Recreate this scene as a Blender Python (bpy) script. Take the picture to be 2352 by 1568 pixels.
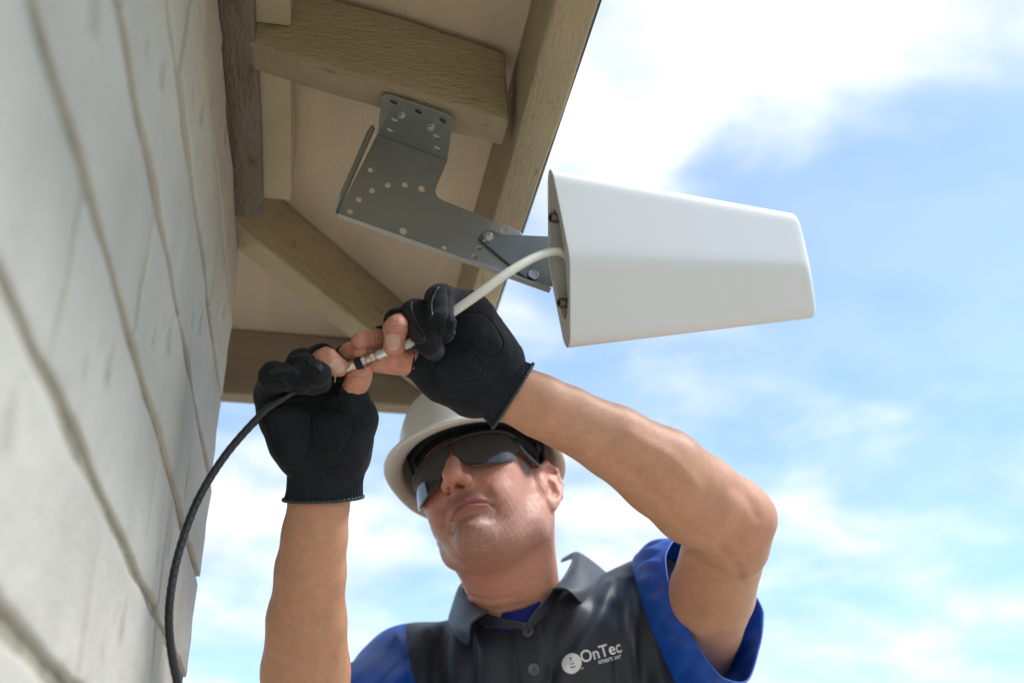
import bpy, bmesh, math, random
import numpy as np
from mathutils import Vector, Matrix

for _o in list(bpy.data.objects):
    bpy.data.objects.remove(_o)
scene = bpy.context.scene
COL = scene.collection
rad = math.radians

# ------------------------------------------------------------------ camera
EYE = 1.20                                   # camera height above the ground
PITCH, YAW, FPX = rad(26.9), rad(9.83), 2584.0
cam_data = bpy.data.cameras.new('camera')
cam_data.sensor_width = 36.0
cam_data.lens = 36.0 * FPX / 2352.0
cam_data.clip_start = 0.02
cam_data.clip_end = 5000.0
cam_data.dof.use_dof = True
cam_data.dof.focus_distance = 1.24
cam_data.dof.aperture_fstop = 3.8
camera = bpy.data.objects.new('camera', cam_data)
COL.objects.link(camera)
camera.location = (0, 0, EYE)
camera.rotation_euler = (rad(90) + PITCH, 0, -YAW)
scene.camera = camera

# ------------------------------------------------------------------ world / sky
SUN_AZ, SUN_EL = rad(102.0), rad(54.0)      # compass style: clockwise from +Y
world = bpy.data.worlds.new('World')
scene.world = world
world.use_nodes = True
wn, wl = world.node_tree.nodes, world.node_tree.links
wn.clear()
w_out = wn.new('ShaderNodeOutputWorld')
w_bg = wn.new('ShaderNodeBackground')
w_bg.inputs['Strength'].default_value = 0.115
sky_tex = wn.new('ShaderNodeTexSky')
sky_tex.sky_type = 'NISHITA'
sky_tex.sun_disc = False
sky_tex.sun_elevation = SUN_EL
sky_tex.sun_rotation = SUN_AZ
sky_tex.air_density = 1.0
sky_tex.dust_density = 0.8
sky_tex.ozone_density = 0.6
tc = wn.new('ShaderNodeTexCoord')
sep = wn.new('ShaderNodeSeparateXYZ')
wl.new(tc.outputs['Generated'], sep.inputs[0])
# a cloud layer: directions meet a flat deck overhead
zz = wn.new('ShaderNodeMath'); zz.operation = 'MAXIMUM'; zz.inputs[1].default_value = 0.08
wl.new(sep.outputs['Z'], zz.inputs[0])
zadd = wn.new('ShaderNodeMath'); zadd.operation = 'ADD'; zadd.inputs[1].default_value = 0.25
wl.new(zz.outputs[0], zadd.inputs[0])
dx = wn.new('ShaderNodeMath'); dx.operation = 'DIVIDE'
dy = wn.new('ShaderNodeMath'); dy.operation = 'DIVIDE'
wl.new(sep.outputs['X'], dx.inputs[0]); wl.new(zadd.outputs[0], dx.inputs[1])
wl.new(sep.outputs['Y'], dy.inputs[0]); wl.new(zadd.outputs[0], dy.inputs[1])
cmb = wn.new('ShaderNodeCombineXYZ')
wl.new(dx.outputs[0], cmb.inputs[0]); wl.new(dy.outputs[0], cmb.inputs[1])
mp = wn.new('ShaderNodeMapping')
mp.inputs['Location'].default_value = (3.35, 1.9, 0.0)
mp.inputs['Scale'].default_value = (1.0, 1.15, 1.0)
wl.new(cmb.outputs[0], mp.inputs[0])
n1 = wn.new('ShaderNodeTexNoise')
n1.inputs['Scale'].default_value = 4.2
n1.inputs['Detail'].default_value = 7.0
n1.inputs['Roughness'].default_value = 0.6
n1.inputs['Distortion'].default_value = 0.3
wl.new(mp.outputs[0], n1.inputs['Vector'])
def wmath(op, a, b=None):
    n = wn.new('ShaderNodeMath'); n.operation = op
    for i, v in enumerate((a, b)):
        if v is None: continue
        if isinstance(v, (int, float)): n.inputs[i].default_value = v
        else: wl.new(v, n.inputs[i])
    return n.outputs[0]
# cloud banks and clear patches: centre (compass bearing, elevation in degrees), size, amount
nwarp = wn.new('ShaderNodeTexNoise'); nwarp.inputs['Scale'].default_value = 2.6; nwarp.inputs['Detail'].default_value = 4.0
wl.new(cmb.outputs[0], nwarp.inputs['Vector'])
warp = wn.new('ShaderNodeVectorMath'); warp.operation = 'MULTIPLY_ADD'
wl.new(nwarp.outputs['Color'], warp.inputs[0]); warp.inputs[1].default_value = (0.30, 0.30, 0.0)
wsub = wn.new('ShaderNodeVectorMath'); wsub.operation = 'SUBTRACT'
wl.new(cmb.outputs[0], wsub.inputs[0]); wsub.inputs[1].default_value = (0.15, 0.15, 0.0)
wl.new(wsub.outputs[0], warp.inputs[2])
cover = wmath('MULTIPLY_ADD', n1.outputs['Fac'], 2.0); cover.node.inputs[2].default_value = -0.72
BANKS = [(17.5, 42.0, .17, .52), (25.0, 41.0, .15, .28), (33.0, 38.5, .14, .36), (13.0, 37.0, .12, .50), (38.0, 41.0, .12, .32),
         (28.5, 30.5, .16, -.45), (23.0, 35.5, .06, -.40), (35.0, 26.0, .20, -.50), (21.0, 21.5, .10, .22),
         (14.5, 18.0, .11, .50), (-3.0, 18.0, .14, .60), (-3.0, 12.5, .13, .35), (30.0, 13.7, .05, .22)]
for az, el, size, amt in BANKS:
    az, el = rad(az), rad(el); zq = math.sin(el) + 0.25
    c2 = (math.sin(az) * math.cos(el) / zq, math.cos(az) * math.cos(el) / zq, 0)
    vs = wn.new('ShaderNodeVectorMath'); vs.operation = 'SUBTRACT'; wl.new(warp.outputs[0], vs.inputs[0]); vs.inputs[1].default_value = c2
    vm = wn.new('ShaderNodeVectorMath'); vm.operation = 'SCALE'; wl.new(vs.outputs[0], vm.inputs[0]); vm.inputs['Scale'].default_value = 1.0 / size
    vd = wn.new('ShaderNodeVectorMath'); vd.operation = 'DOT_PRODUCT'; wl.new(vm.outputs[0], vd.inputs[0]); wl.new(vm.outputs[0], vd.inputs[1])
    g_ = wmath('EXPONENT', wmath('MULTIPLY', vd.outputs['Value'], -1.0))
    cover = wmath('ADD', cover, wmath('MULTIPLY', g_, amt))
ramp = wn.new('ShaderNodeValToRGB')
ramp.color_ramp.interpolation = 'EASE'
ramp.color_ramp.elements[0].position = 0.0
ramp.color_ramp.elements[0].color = (0.20, 0.20, 0.20, 1)
ramp.color_ramp.elements[1].position = 1.0
wl.new(cover, ramp.inputs[0])
n2 = wn.new('ShaderNodeTexNoise')
n2.inputs['Scale'].default_value = 5.5
n2.inputs['Detail'].default_value = 3.0
wl.new(mp.outputs[0], n2.inputs['Vector'])
cloud_ramp = wn.new('ShaderNodeValToRGB')
cloud_ramp.color_ramp.elements[0].position = 0.3
cloud_ramp.color_ramp.elements[0].color = (4.7, 5.3, 6.4, 1)
cloud_ramp.color_ramp.elements[1].position = 0.6
cloud_ramp.color_ramp.elements[1].color = (7.3, 7.4, 7.5, 1)
wl.new(n2.outputs['Fac'], cloud_ramp.inputs[0])
mixc = wn.new('ShaderNodeMix'); mixc.data_type = 'RGBA'
mixc.clamp_factor = True
sky_gain = wn.new('ShaderNodeMix'); sky_gain.data_type = 'RGBA'; sky_gain.blend_type = 'MULTIPLY'
sky_gain.inputs[0].default_value = 1.0
sky_gain.inputs[7].default_value = (1.08, 1.37, 1.43, 1)
wl.new(sky_tex.outputs[0], sky_gain.inputs[6])
wl.new(ramp.outputs[0], mixc.inputs[0])
wl.new(sky_gain.outputs[2], mixc.inputs[6])
wl.new(cloud_ramp.outputs[0], mixc.inputs[7])
wl.new(mixc.outputs[2], w_bg.inputs['Color'])
wl.new(w_bg.outputs[0], w_out.inputs['Surface'])

# ------------------------------------------------------------------ sun
sun_data = bpy.data.lights.new('sun', 'SUN')
sun_data.energy = 2.4
sun_data.angle = rad(16)
sun_data.color = (1.0, 0.965, 0.915)
sun = bpy.data.objects.new('sun', sun_data)
COL.objects.link(sun)
sdir = Vector((math.sin(SUN_AZ) * math.cos(SUN_EL), math.cos(SUN_AZ) * math.cos(SUN_EL), math.sin(SUN_EL)))
sun.rotation_euler = sdir.to_track_quat('Z', 'Y').to_euler()
sun.location = (2, -2, 5)

scene.view_settings.view_transform = 'Standard'
scene.view_settings.look = 'None'
scene.view_settings.gamma = 1.0
scene.view_settings.exposure = 0.62
scene.view_settings.use_curve_mapping = False
scene.render.engine = 'CYCLES'
scene.cycles.max_bounces = 8
scene.cycles.diffuse_bounces = 4
try:
    scene.cycles.use_denoising = True
except Exception:
    pass

# ------------------------------------------------------------------ surveying helpers
_F = np.array([math.sin(YAW) * math.cos(PITCH), math.cos(YAW) * math.cos(PITCH), math.sin(PITCH)])
_R = np.array([math.cos(YAW), -math.sin(YAW), 0.0])
_U = np.cross(_R, _F)
_C = np.array([0.0, 0.0, EYE])
def ray(px, py):
    return _F + _R * (px - 1176.0) / FPX - _U * (py - 784.0) / FPX
def U(px, py, d):
    """world point seen at a photograph position, d metres away along the view axis"""
    return _C + ray(px, py) * d
def on_y(px, py, y):
    r = ray(px, py); return _C + r * (y / r[1])
def on_z(px, py, z):
    r = ray(px, py); return _C + r * ((z - EYE) / r[2])
def vec(*a): return np.array(a, float)
def unit(v):
    v = np.asarray(v, float); return v / np.linalg.norm(v)

# ------------------------------------------------------------------ object helpers
def mesh_data(name, verts, faces, smooth=False):
    me = bpy.data.meshes.new(name)
    me.from_pydata([tuple(map(float, v)) for v in verts], [], [tuple(int(i) for i in f) for f in faces])
    me.update()
    if smooth:
        me.shade_smooth()
    return me
def fix_normals(me):
    bm = bmesh.new(); bm.from_mesh(me)
    bmesh.ops.recalc_face_normals(bm, faces=bm.faces)
    bm.to_mesh(me); bm.free()
def link(name, me, mat=None, parent=None):
    o = bpy.data.objects.new(name, me)
    COL.objects.link(o)
    if mat is not None:
        me.materials.clear(); me.materials.append(mat)
    if parent is not None:
        o.parent = parent
        p = parent; off = Vector((0, 0, 0))
        while p is not None:
            off += p.location; p = p.parent
        o.location = -off
    return o
def make(name, verts, faces, mat, parent=None, smooth=False, fix=True):
    me = mesh_data(name, verts, faces, smooth)
    if fix:
        fix_normals(me)
    return link(name, me, mat, parent)
def thing(name, label, cat, loc=(0, 0, 0), group=None):
    o = bpy.data.objects.new(name, None)
    COL.objects.link(o)
    o.location = tuple(map(float, loc)); o.empty_display_size = 0.05
    o['label'] = label; o['category'] = cat
    if group: o['group'] = group
    return o
def tag(o, label, cat, group=None):
    o['label'] = label; o['category'] = cat
    if group: o['group'] = group
    return o
def auto_smooth(o, angle=35):
    me = o.data
    me.shade_smooth()
    bm = bmesh.new(); bm.from_mesh(me)
    for e in bm.edges:
        e.smooth = not (len(e.link_faces) == 2 and e.calc_face_angle(0) > rad(angle))
    bm.to_mesh(me); bm.free()
def bevel_mesh(o, width, seg=2, angle=30):
    bm = bmesh.new(); bm.from_mesh(o.data)
    ed = [e for e in bm.edges if len(e.link_faces) == 2 and e.calc_face_angle(0) > rad(angle)]
    bmesh.ops.bevel(bm, geom=ed, offset=width, segments=seg, profile=0.5, affect='EDGES', clamp_overlap=True)
    bm.to_mesh(o.data); bm.free()

def catmull(pts, n):
    P = np.array(pts, float)
    P = np.vstack([2 * P[0] - P[1], P, 2 * P[-1] - P[-2]])
    out = []
    for i in range(1, len(P) - 2):
        for t in np.linspace(0, 1, n, endpoint=False):
            a, b, c, d = P[i - 1], P[i], P[i + 1], P[i + 2]
            out.append(0.5 * ((2 * b) + (c - a) * t + (2 * a - 5 * b + 4 * c - d) * t * t + (3 * b - a - 3 * c + d) * t ** 3))
    out.append(P[-2])
    return np.array(out)
def sweep(path, radii, seg=16, cap=True):
    """tube along a path with one radius per point; returns verts, faces"""
    P = np.array(path, float); n = len(P)
    R = np.broadcast_to(np.asarray(radii, float), (n,)) if np.ndim(radii) < 2 else radii
    T = np.gradient(P, axis=0); T /= np.linalg.norm(T, axis=1)[:, None] + 1e-12
    a = np.array([0, 0, 1.0]) if abs(T[0][2]) < 0.9 else np.array([1.0, 0, 0])
    N = np.cross(T[0], a); N /= np.linalg.norm(N)
    V, Fc = [], []
    for i in range(n):
        N = N - T[i] * (N @ T[i]); N /= np.linalg.norm(N)
        B = np.cross(T[i], N)
        for k in range(seg):
            th = 2 * math.pi * k / seg
            V.append(P[i] + (N * math.cos(th) + B * math.sin(th)) * R[i])
    for i in range(n - 1):
        for k in range(seg):
            Fc.append((i * seg + k, i * seg + (k + 1) % seg, (i + 1) * seg + (k + 1) % seg, (i + 1) * seg + k))
    if cap:
        Fc.append(tuple(range(seg))[::-1]); Fc.append(tuple((n - 1) * seg + k for k in range(seg)))
    return V, Fc
def tube(name, pts, r, mat, parent=None, seg=14, n=10, smooth_path=True):
    path = catmull(pts, n) if smooth_path else np.array(pts, float)
    if np.ndim(r) == 1 and len(r) == len(pts):
        r = np.interp(np.linspace(0, len(pts) - 1, len(path)), np.arange(len(pts)), r)
    v, f = sweep(path, r, seg)
    return make(name, v, f, mat, parent, smooth=True)
def loft(rings, close=True, caps=False):
    m = len(rings[0]); V = [p for r in rings for p in r]; Fc = []
    for i in range(len(rings) - 1):
        for k in range(m if close else m - 1):
            k2 = (k + 1) % m
            Fc.append((i * m + k, i * m + k2, (i + 1) * m + k2, (i + 1) * m + k))
    if caps:
        Fc.append(tuple(range(m))[::-1]); Fc.append(tuple((len(rings) - 1) * m + k for k in range(m)))
    return V, Fc
def box_vf(p0, p1):
    (a, b, c), (d, e, f) = p0, p1
    V = [(a, b, c), (d, b, c), (d, e, c), (a, e, c), (a, b, f), (d, b, f), (d, e, f), (a, e, f)]
    return V, [(0, 3, 2, 1), (4, 5, 6, 7), (0, 1, 5, 4), (1, 2, 6, 5), (2, 3, 7, 6), (3, 0, 4, 7)]
def ngon_bolt(center, axis, up, rings, seg=6, phase=0.0):
    """stack of regular polygons: rings = [(height, radius), ...]"""
    axis = unit(axis); up = unit(up - axis * np.dot(up, axis)); side = np.cross(axis, up)
    R = [[center + axis * h + (up * math.cos(phase + 2 * math.pi * k / seg) + side * math.sin(phase + 2 * math.pi * k / seg)) * r
          for k in range(seg)] for h, r in rings]
    return loft(R, True, True)

class Waves:
    """smooth pseudo noise from random plane waves"""
    def __init__(self, seed, freq, octaves=3, n=10):
        g = np.random.default_rng(seed); self.k = []
        for o in range(octaves):
            d = g.normal(size=(n, 3)); d /= np.linalg.norm(d, axis=1)[:, None]
            self.k.append((d * freq * 2 ** o * g.uniform(.6, 1.4, (n, 1)), g.uniform(0, 6.28, n), 0.55 ** o / math.sqrt(n)))
    def __call__(self, p):
        p = np.asarray(p, float); s = 0
        for k, ph, a in self.k:
            s = s + np.sin(p @ k.T + ph).sum(-1) * a
        return s

# ------------------------------------------------------------------ materials
def new_mat(name):
    m = bpy.data.materials.new(name); m.use_nodes = True
    nt = m.node_tree
    return m, nt, nt.nodes['Principled BSDF'], nt.nodes, nt.links
def material(name, color, rough=0.6, metal=0.0, var=0.12, var_scale=8.0, bump=0.0, bump_scale=200.0, bump_dist=0.001,
             stretch=(1, 1, 1), spec=0.5, dark=None, dark_scale=20.0, dark_amt=0.0, coat=0.0, sheen=0.0, attr=None, sss=0.0, rough_var=0.0):
    m, nt, b, N, L = new_mat(name)
    b.inputs['Roughness'].default_value = rough
    b.inputs['Metallic'].default_value = metal
    b.inputs['Specular IOR Level'].default_value = spec
    if coat: b.inputs['Coat Weight'].default_value = coat
    if sheen:
        b.inputs['Sheen Weight'].default_value = sheen
        b.inputs['Sheen Roughness'].default_value = 0.4
    t = N.new('ShaderNodeTexCoord'); mpg = N.new('ShaderNodeMapping')
    mpg.inputs['Scale'].default_value = stretch
    L.new(t.outputs['Object'], mpg.inputs[0])
    nz = N.new('ShaderNodeTexNoise'); nz.inputs['Scale'].default_value = var_scale; nz.inputs['Detail'].default_value = 6
    L.new(mpg.outputs[0], nz.inputs['Vector'])
    mr = N.new('ShaderNodeMapRange')
    mr.inputs['From Min'].default_value = 0.25; mr.inputs['From Max'].default_value = 0.75
    mr.inputs['To Min'].default_value = 1 - var; mr.inputs['To Max'].default_value = 1 + var
    L.new(nz.outputs['Fac'], mr.inputs[0])
    mul = N.new('ShaderNodeVectorMath'); mul.operation = 'SCALE'
    if attr:
        at = N.new('ShaderNodeAttribute'); at.attribute_name = attr
        L.new(at.outputs['Color'], mul.inputs[0])
    else:
        mul.inputs[0].default_value = color[:3]
    L.new(mr.outputs[0], mul.inputs['Scale'])
    src = mul.outputs[0]
    if dark is not None:
        nd = N.new('ShaderNodeTexNoise'); nd.inputs['Scale'].default_value = dark_scale; nd.inputs['Detail'].default_value = 8
        nd.inputs['Roughness'].default_value = 0.65
        L.new(mpg.outputs[0], nd.inputs['Vector'])
        rr = N.new('ShaderNodeMapRange')
        rr.inputs['From Min'].default_value = 0.66 - 0.25 * dark_amt; rr.inputs['From Max'].default_value = 0.78 - 0.2 * dark_amt
        rr.inputs['To Max'].default_value = 0.85
        L.new(nd.outputs['Fac'], rr.inputs[0])
        mx = N.new('ShaderNodeMix'); mx.data_type = 'RGBA'
        L.new(rr.outputs[0], mx.inputs[0]); L.new(src, mx.inputs[6]); mx.inputs[7].default_value = (*dark, 1)
        src = mx.outputs[2]
    L.new(src, b.inputs['Base Color'])
    if rough_var:
        m2 = N.new('ShaderNodeMapRange')
        m2.inputs['To Min'].default_value = rough - rough_var; m2.inputs['To Max'].default_value = rough + rough_var
        L.new(nz.outputs['Fac'], m2.inputs[0]); L.new(m2.outputs[0], b.inputs['Roughness'])
    if sss:
        b.inputs['Subsurface Weight'].default_value = sss
        b.inputs['Subsurface Radius'].default_value = (1.0, 0.35, 0.2)
        b.inputs['Subsurface Scale'].default_value = 0.006
    if bump:
        nb = N.new('ShaderNodeTexNoise'); nb.inputs['Scale'].default_value = bump_scale; nb.inputs['Detail'].default_value = 6
        nb.inputs['Roughness'].default_value = 0.6
        L.new(mpg.outputs[0], nb.inputs['Vector'])
        bp = N.new('ShaderNodeBump'); bp.inputs['Strength'].default_value = bump; bp.inputs['Distance'].default_value = bump_dist
        L.new(nb.outputs['Fac'], bp.inputs['Height']); L.new(bp.outputs[0], b.inputs['Normal'])
    return m
# ================================================================== SETTING
Z0 = EYE                                     # heights below are given above the camera's own height
M_block = material('painted_block', (0.545, 0.515, 0.462), 0.75, var=0.13, var_scale=7, bump=0.8, bump_scale=45, bump_dist=0.005,
                   dark=(0.30, 0.27, 0.22), dark_scale=11, dark_amt=0.20)
M_block_end = material('split_block', (0.45, 0.45, 0.44), 0.7, var=0.12, var_scale=30, bump=0.9, bump_scale=140, bump_dist=0.006,
                       dark=(0.30, 0.29, 0.27), dark_scale=45, dark_amt=0.25)
M_mortar = material('painted_mortar', (0.38, 0.34, 0.265), 0.9, var=0.3, var_scale=30, bump=0.9, bump_scale=120, bump_dist=0.006,
                    dark=(0.10, 0.085, 0.06), dark_scale=16, dark_amt=0.32)
def wood(name, col, rough=0.62, stretch=(1, 1, 1), bump=0.8, dark_amt=0.15, bump_scale=60, dist=0.004):
    return material(name, col, rough, var=0.10, var_scale=14, bump=bump, bump_scale=bump_scale, bump_dist=dist, stretch=stretch,
                    dark=(0.07, 0.055, 0.035), dark_scale=30, dark_amt=dark_amt)
TAN = (0.44, 0.355, 0.225)
M_rafter = wood('painted_rafter', TAN, stretch=(0.6, 2.2, 2.2), bump=0.8, dark_amt=0.14, bump_scale=120, dist=0.007)
M_hip = wood('painted_hip_rafter', TAN, stretch=(1, 1, 1.6), bump=0.9, dist=0.006)
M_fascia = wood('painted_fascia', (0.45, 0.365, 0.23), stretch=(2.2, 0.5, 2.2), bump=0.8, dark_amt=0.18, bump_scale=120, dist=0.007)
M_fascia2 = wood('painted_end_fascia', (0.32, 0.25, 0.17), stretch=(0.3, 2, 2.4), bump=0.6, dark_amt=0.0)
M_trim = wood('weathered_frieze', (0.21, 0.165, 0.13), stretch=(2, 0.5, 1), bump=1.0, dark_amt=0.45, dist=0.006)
M_blocking = wood('painted_blocking', (0.52, 0.445, 0.29), bump=0.5, dark_amt=0.0, dist=0.003)
def sheathing_mat():
    m = material('soffit_sheathing', (0.68, 0.555, 0.42), 0.7, var=0.10, var_scale=5, bump=0.5, bump_scale=120, bump_dist=0.002, stretch=(4.0, 0.5, 4.0),
                 dark=(0.12, 0.10, 0.08), dark_scale=42, dark_amt=-0.05)
    return m
M_sheath = sheathing_mat()
M_shingle = material('roof_shingle', (0.12, 0.11, 0.10), 0.9, bump=0.6)
M_ground = material('concrete_ground', (0.36, 0.31, 0.23), 0.9, var=0.2, var_scale=1.5, bump=0.3, bump_scale=60)

ground = make('ground', [(-400, -400, 0), (400, -400, 0), (400, 400, 0), (-400, 400, 0)], [(0, 1, 2, 3)], M_ground)
ground['kind'] = 'structure'

# ---- the house: masonry wall, rafter tails, sheathing, fascia
XW = -0.147                                  # wall face
YC = 1.425                                   # wall corner
MOD = 0.1225                                 # course height
BED0 = 0.246 + Z0                            # height of one bed joint
JT = 0.0125
house = thing('house', 'house corner with painted block wall and open tan timber eaves', 'house', (XW, YC, 0))
wall = make('wall', *box_vf((-3.2, -1.6, 0.0), (XW - 0.0040, YC - 0.0040, Z0 + 0.845)), M_mortar, house)
wall['label'] = 'off-white painted block wall with recessed grey mortar joints'
rng = np.random.default_rng(7)
wv = Waves(3, 55, 3)
def block_mesh(w, h, seed, d=0.05, nx=14, nz=5, rough=0.0016):
    """a block w x h with its face at local x = 0 (facing +x), edges eased, uneven"""
    g = np.random.default_rng(seed)
    V, Fc = [], []
    ys = np.concatenate([[0, 0.004, 0.012], np.linspace(0, w, nx + 1)[1:-1], [w - 0.012, w - 0.004, w]])
    zs = np.concatenate([[0, 0.004, 0.011], np.linspace(0, h, nz + 1)[1:-1], [h - 0.011, h - 0.004, h]])
    off = g.uniform(-50, 50, 3)
    for i, y in enumerate(ys):
        for j, z in enumerate(zs):
            e = min(y, w - y, z, h - z)
            dep = 0.0 if e > 0.011 else (-0.0002 if e > 0.003 else -0.0010)
            q = wv(np.array([0, y, z]) + off)
            q2 = wv(np.array([0.5, y, z]) + off); q3 = wv(np.array([0.9, y, z]) + off)
            edge = 1.0 if e < 0.013 else 0.0
            V.append((dep + rough * q, y + 0.0022 * q2 * edge, z + 0.0022 * q3 * edge))
    m = len(zs)
    for i in range(len(ys) - 1):
        for j in range(m - 1):
            Fc.append((i * m + j, (i + 1) * m + j, (i + 1) * m + j + 1, i * m + j + 1))
    n = len(V)
    loop = [i * m for i in range(len(ys))] + [(len(ys) - 1) * m + j for j in range(1, m)] + \
           [i * m + m - 1 for i in range(len(ys) - 2, -1, -1)] + [j for j in range(m - 2, 0, -1)]
    for k in loop:
        V.append((-d, V[k][1], V[k][2]))
    for k in range(len(loop)):
        k2 = (k + 1) % len(loop)
        Fc.append((loop[k], n + k, n + k2, loop[k2]))
    return mesh_data('block', V, Fc, True)
BL = 0.405
stock = {}
def put_block(w, h, loc, rotz, variant, mat):
    key = (round(w, 3), round(h, 3), variant, mat.name)
    if key not in stock:
        me = block_mesh(w, h, hash((round(w * 1000), round(h * 1000), variant)) % 9999, rough=0.0009 if mat is M_block else 0.002)
        me.materials.append(mat); fix_normals(me); me.shade_smooth(); stock[key] = me
    o = bpy.data.objects.new('block', stock[key]); COL.objects.link(o)
    o.parent = wall
    o.location = Vector(loc)
    o.rotation_euler = (0, 0, rotz)
    return o
k0 = int(-BED0 / MOD) - 1
for k in range(k0, 8):
    z0 = BED0 + k * MOD
    zt = min(z0 + MOD, Z0 + 0.838)
    zb = max(z0, 0.0)
    h = zt - zb - JT
    if h < 0.02: continue
    odd = k % 2
    y1 = YC
    first = True
    while y1 > -1.2:
        w = BL
        if first:
            w = 0.255 if odd else 0.46
        ymin = y1 - w
        jx = rng.uniform(-0.0008, 0.0010)
        put_block(w - 0.004, h, (XW + jx, ymin + 0.004, zb + JT / 2), 0, int(rng.integers(0, 5)), M_block)
        y1 = ymin; first = False
    x1 = XW - 0.052 if not odd else XW - 0.052
    while x1 > -1.4:                        # the end wall round the corner
        w = BL if x1 < XW - 0.1 else (0.40 if odd else 0.2)
        put_block(w - JT, h, (x1, YC + rng.uniform(-0.001, 0.002), zb + JT / 2), math.pi / 2, int(rng.integers(0, 3)), M_block_end)
        x1 -= w

# ---- eaves
SL = 0.245                                   # roof slope
XF, YF = 0.174, 1.722                        # inner faces of the two fascia boards
ZS = Z0 + 0.872                              # underside of the sheathing at the fascia
FB = Z0 + 0.752                              # bottom of the fascia
def uneven(o, amt, freq, seed, cuts=0):
    """weather a board: subdivide and push points about"""
    bm = bmesh.new(); bm.from_mesh(o.data)
    if cuts:
        for _ in range(cuts):
            long_e = [e for e in bm.edges if e.calc_length() > 0.03]
            if not long_e: break
            bmesh.ops.subdivide_edges(bm, edges=long_e, cuts=1, use_grid_fill=True)
    w = Waves(seed, freq, 3); bm.normal_update()
    for v in bm.verts:
        v.co += v.normal * amt * float(w(np.array(v.co)))
    bm.to_mesh(o.data); bm.free()
def sloped_board(name, x0, x1, y0, y1, zbot_at, height, mat, ends=(0, 0)):
    """rafter tail running in x, sloping with the roof"""
    V = []
    for x in (x0, x1):
        zb = zbot_at(x)
        for y in (y0, y1):
            V.append((x, y, zb)); V.append((x, y, zb + height))
    V[5] = (x1 - 0.004, y0, V[5][2]); V[7] = (x1 - 0.004, y1, V[7][2])
    Fc = [(0, 1, 3, 2), (4, 6, 7, 5), (0, 2, 6, 4), (1, 5, 7, 3), (0, 4, 5, 1), (2, 3, 7, 6)]
    o = make(name, V, Fc, mat, house)
    bevel_mesh(o, 0.0035, 2)
    uneven(o, 0.0012, 60, 5, 4)
    auto_smooth(o, 50)
    return o
zr = lambda x: Z0 + 0.769 + SL * (0.164 - x)
raf = sloped_board('rafter_tail', -0.20, 0.1655, 0.972, 1.019, zr, 0.098, M_rafter)
raf['label'] = 'rough painted rafter tail carrying the steel bracket'
sloped_board('rafter_tail', -0.20, 0.1655, 0.372, 0.419, zr, 0.098, M_rafter)
# sheathing: two roof planes meeting on the hip line
def zroof(x, y): return ZS + SL * min(XF - x, YF - y)
XB, YB = -1.2, -1.6
hip_in = (XF - 1.35, YF - 1.35)
E1 = 0.055
ve = [(XF + E1, YF + E1), (XF + E1, YB), (XB, YB), (XB, YF - (XF - XB)), ]
def sheet(name, pts, t0, t1, mat):
    V = [(x, y, zroof(x, y) + t0) for x, y in pts] + [(x, y, zroof(x, y) + t1) for x, y in pts]
    n = len(pts)
    Fc = [tuple(range(n))[::-1], tuple(range(n, 2 * n))] + [(i, (i + 1) % n, n + (i + 1) % n, n + i) for i in range(n)]
    return make(name, V, Fc, mat, house)
sA = [(XF + E1, YF + E1), (XF + E1, YB), (XB, YB), (XB, YF + XB - XF)]
sB = [(XF + E1, YF + E1), (XB, YF + XB - XF), (XB, YF + E1)]
sheet('sheathing', sA, 0, 0.012, M_sheath); sheet('sheathing', sB, 0, 0.012, M_sheath)
sheet('roof', [(x + (0.02 if x > 0 else 0), y) for x, y in sA], 0.013, 0.03, M_shingle); sheet('roof', sB, 0.013, 0.03, M_shingle)
# fascia boards
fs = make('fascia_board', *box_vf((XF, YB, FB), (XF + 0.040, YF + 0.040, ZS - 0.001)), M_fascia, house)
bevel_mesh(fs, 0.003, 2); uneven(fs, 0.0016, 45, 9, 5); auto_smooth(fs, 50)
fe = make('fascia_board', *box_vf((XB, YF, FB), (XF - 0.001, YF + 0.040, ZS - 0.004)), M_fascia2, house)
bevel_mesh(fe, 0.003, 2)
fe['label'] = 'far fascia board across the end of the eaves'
# hip rafter on the diagonal
def hip():
    a = np.array([XF - 0.010, YF - 0.010]); b = np.array([XF - 0.62, YF - 0.62])
    n = np.array([1, -1]) / math.sqrt(2) * 0.021
    V = []
    for q, zb in ((a, Z0 + 0.775), (b, Z0 + 0.775 + 0.61 * 0.235)):
        for s in (1, -1):
            x, y = q + n * s
            V.append((x, y, zb)); V.append((x, y, zb + 0.096))
    o = make('hip_rafter', V, [(0, 1, 3, 2), (4, 6, 7, 5), (0, 2, 6, 4), (1, 5, 7, 3), (0, 4, 5, 1), (2, 3, 7, 6)], M_hip, house)
    bevel_mesh(o, 0.003, 2)
    o['label'] = 'diagonal hip rafter at the corner of the eaves'
hip()
# frieze board along the wall top and blocking between the rafters
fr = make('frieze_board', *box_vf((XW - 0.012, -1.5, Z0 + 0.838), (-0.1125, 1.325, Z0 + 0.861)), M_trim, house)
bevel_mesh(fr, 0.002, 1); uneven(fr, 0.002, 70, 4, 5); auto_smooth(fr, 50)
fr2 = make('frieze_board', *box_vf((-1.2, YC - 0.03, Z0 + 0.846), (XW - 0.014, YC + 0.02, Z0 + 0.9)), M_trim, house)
for y0, y1 in ((0.424, 0.968), (1.023, 1.31)):
    o = make('blocking', *box_vf((-0.16, y0, Z0 + 0.862), (-0.078, y1, ZS + SL * (XF + 0.078) - 0.004)), M_blocking, house)
    bevel_mesh(o, 0.002, 1)
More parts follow.
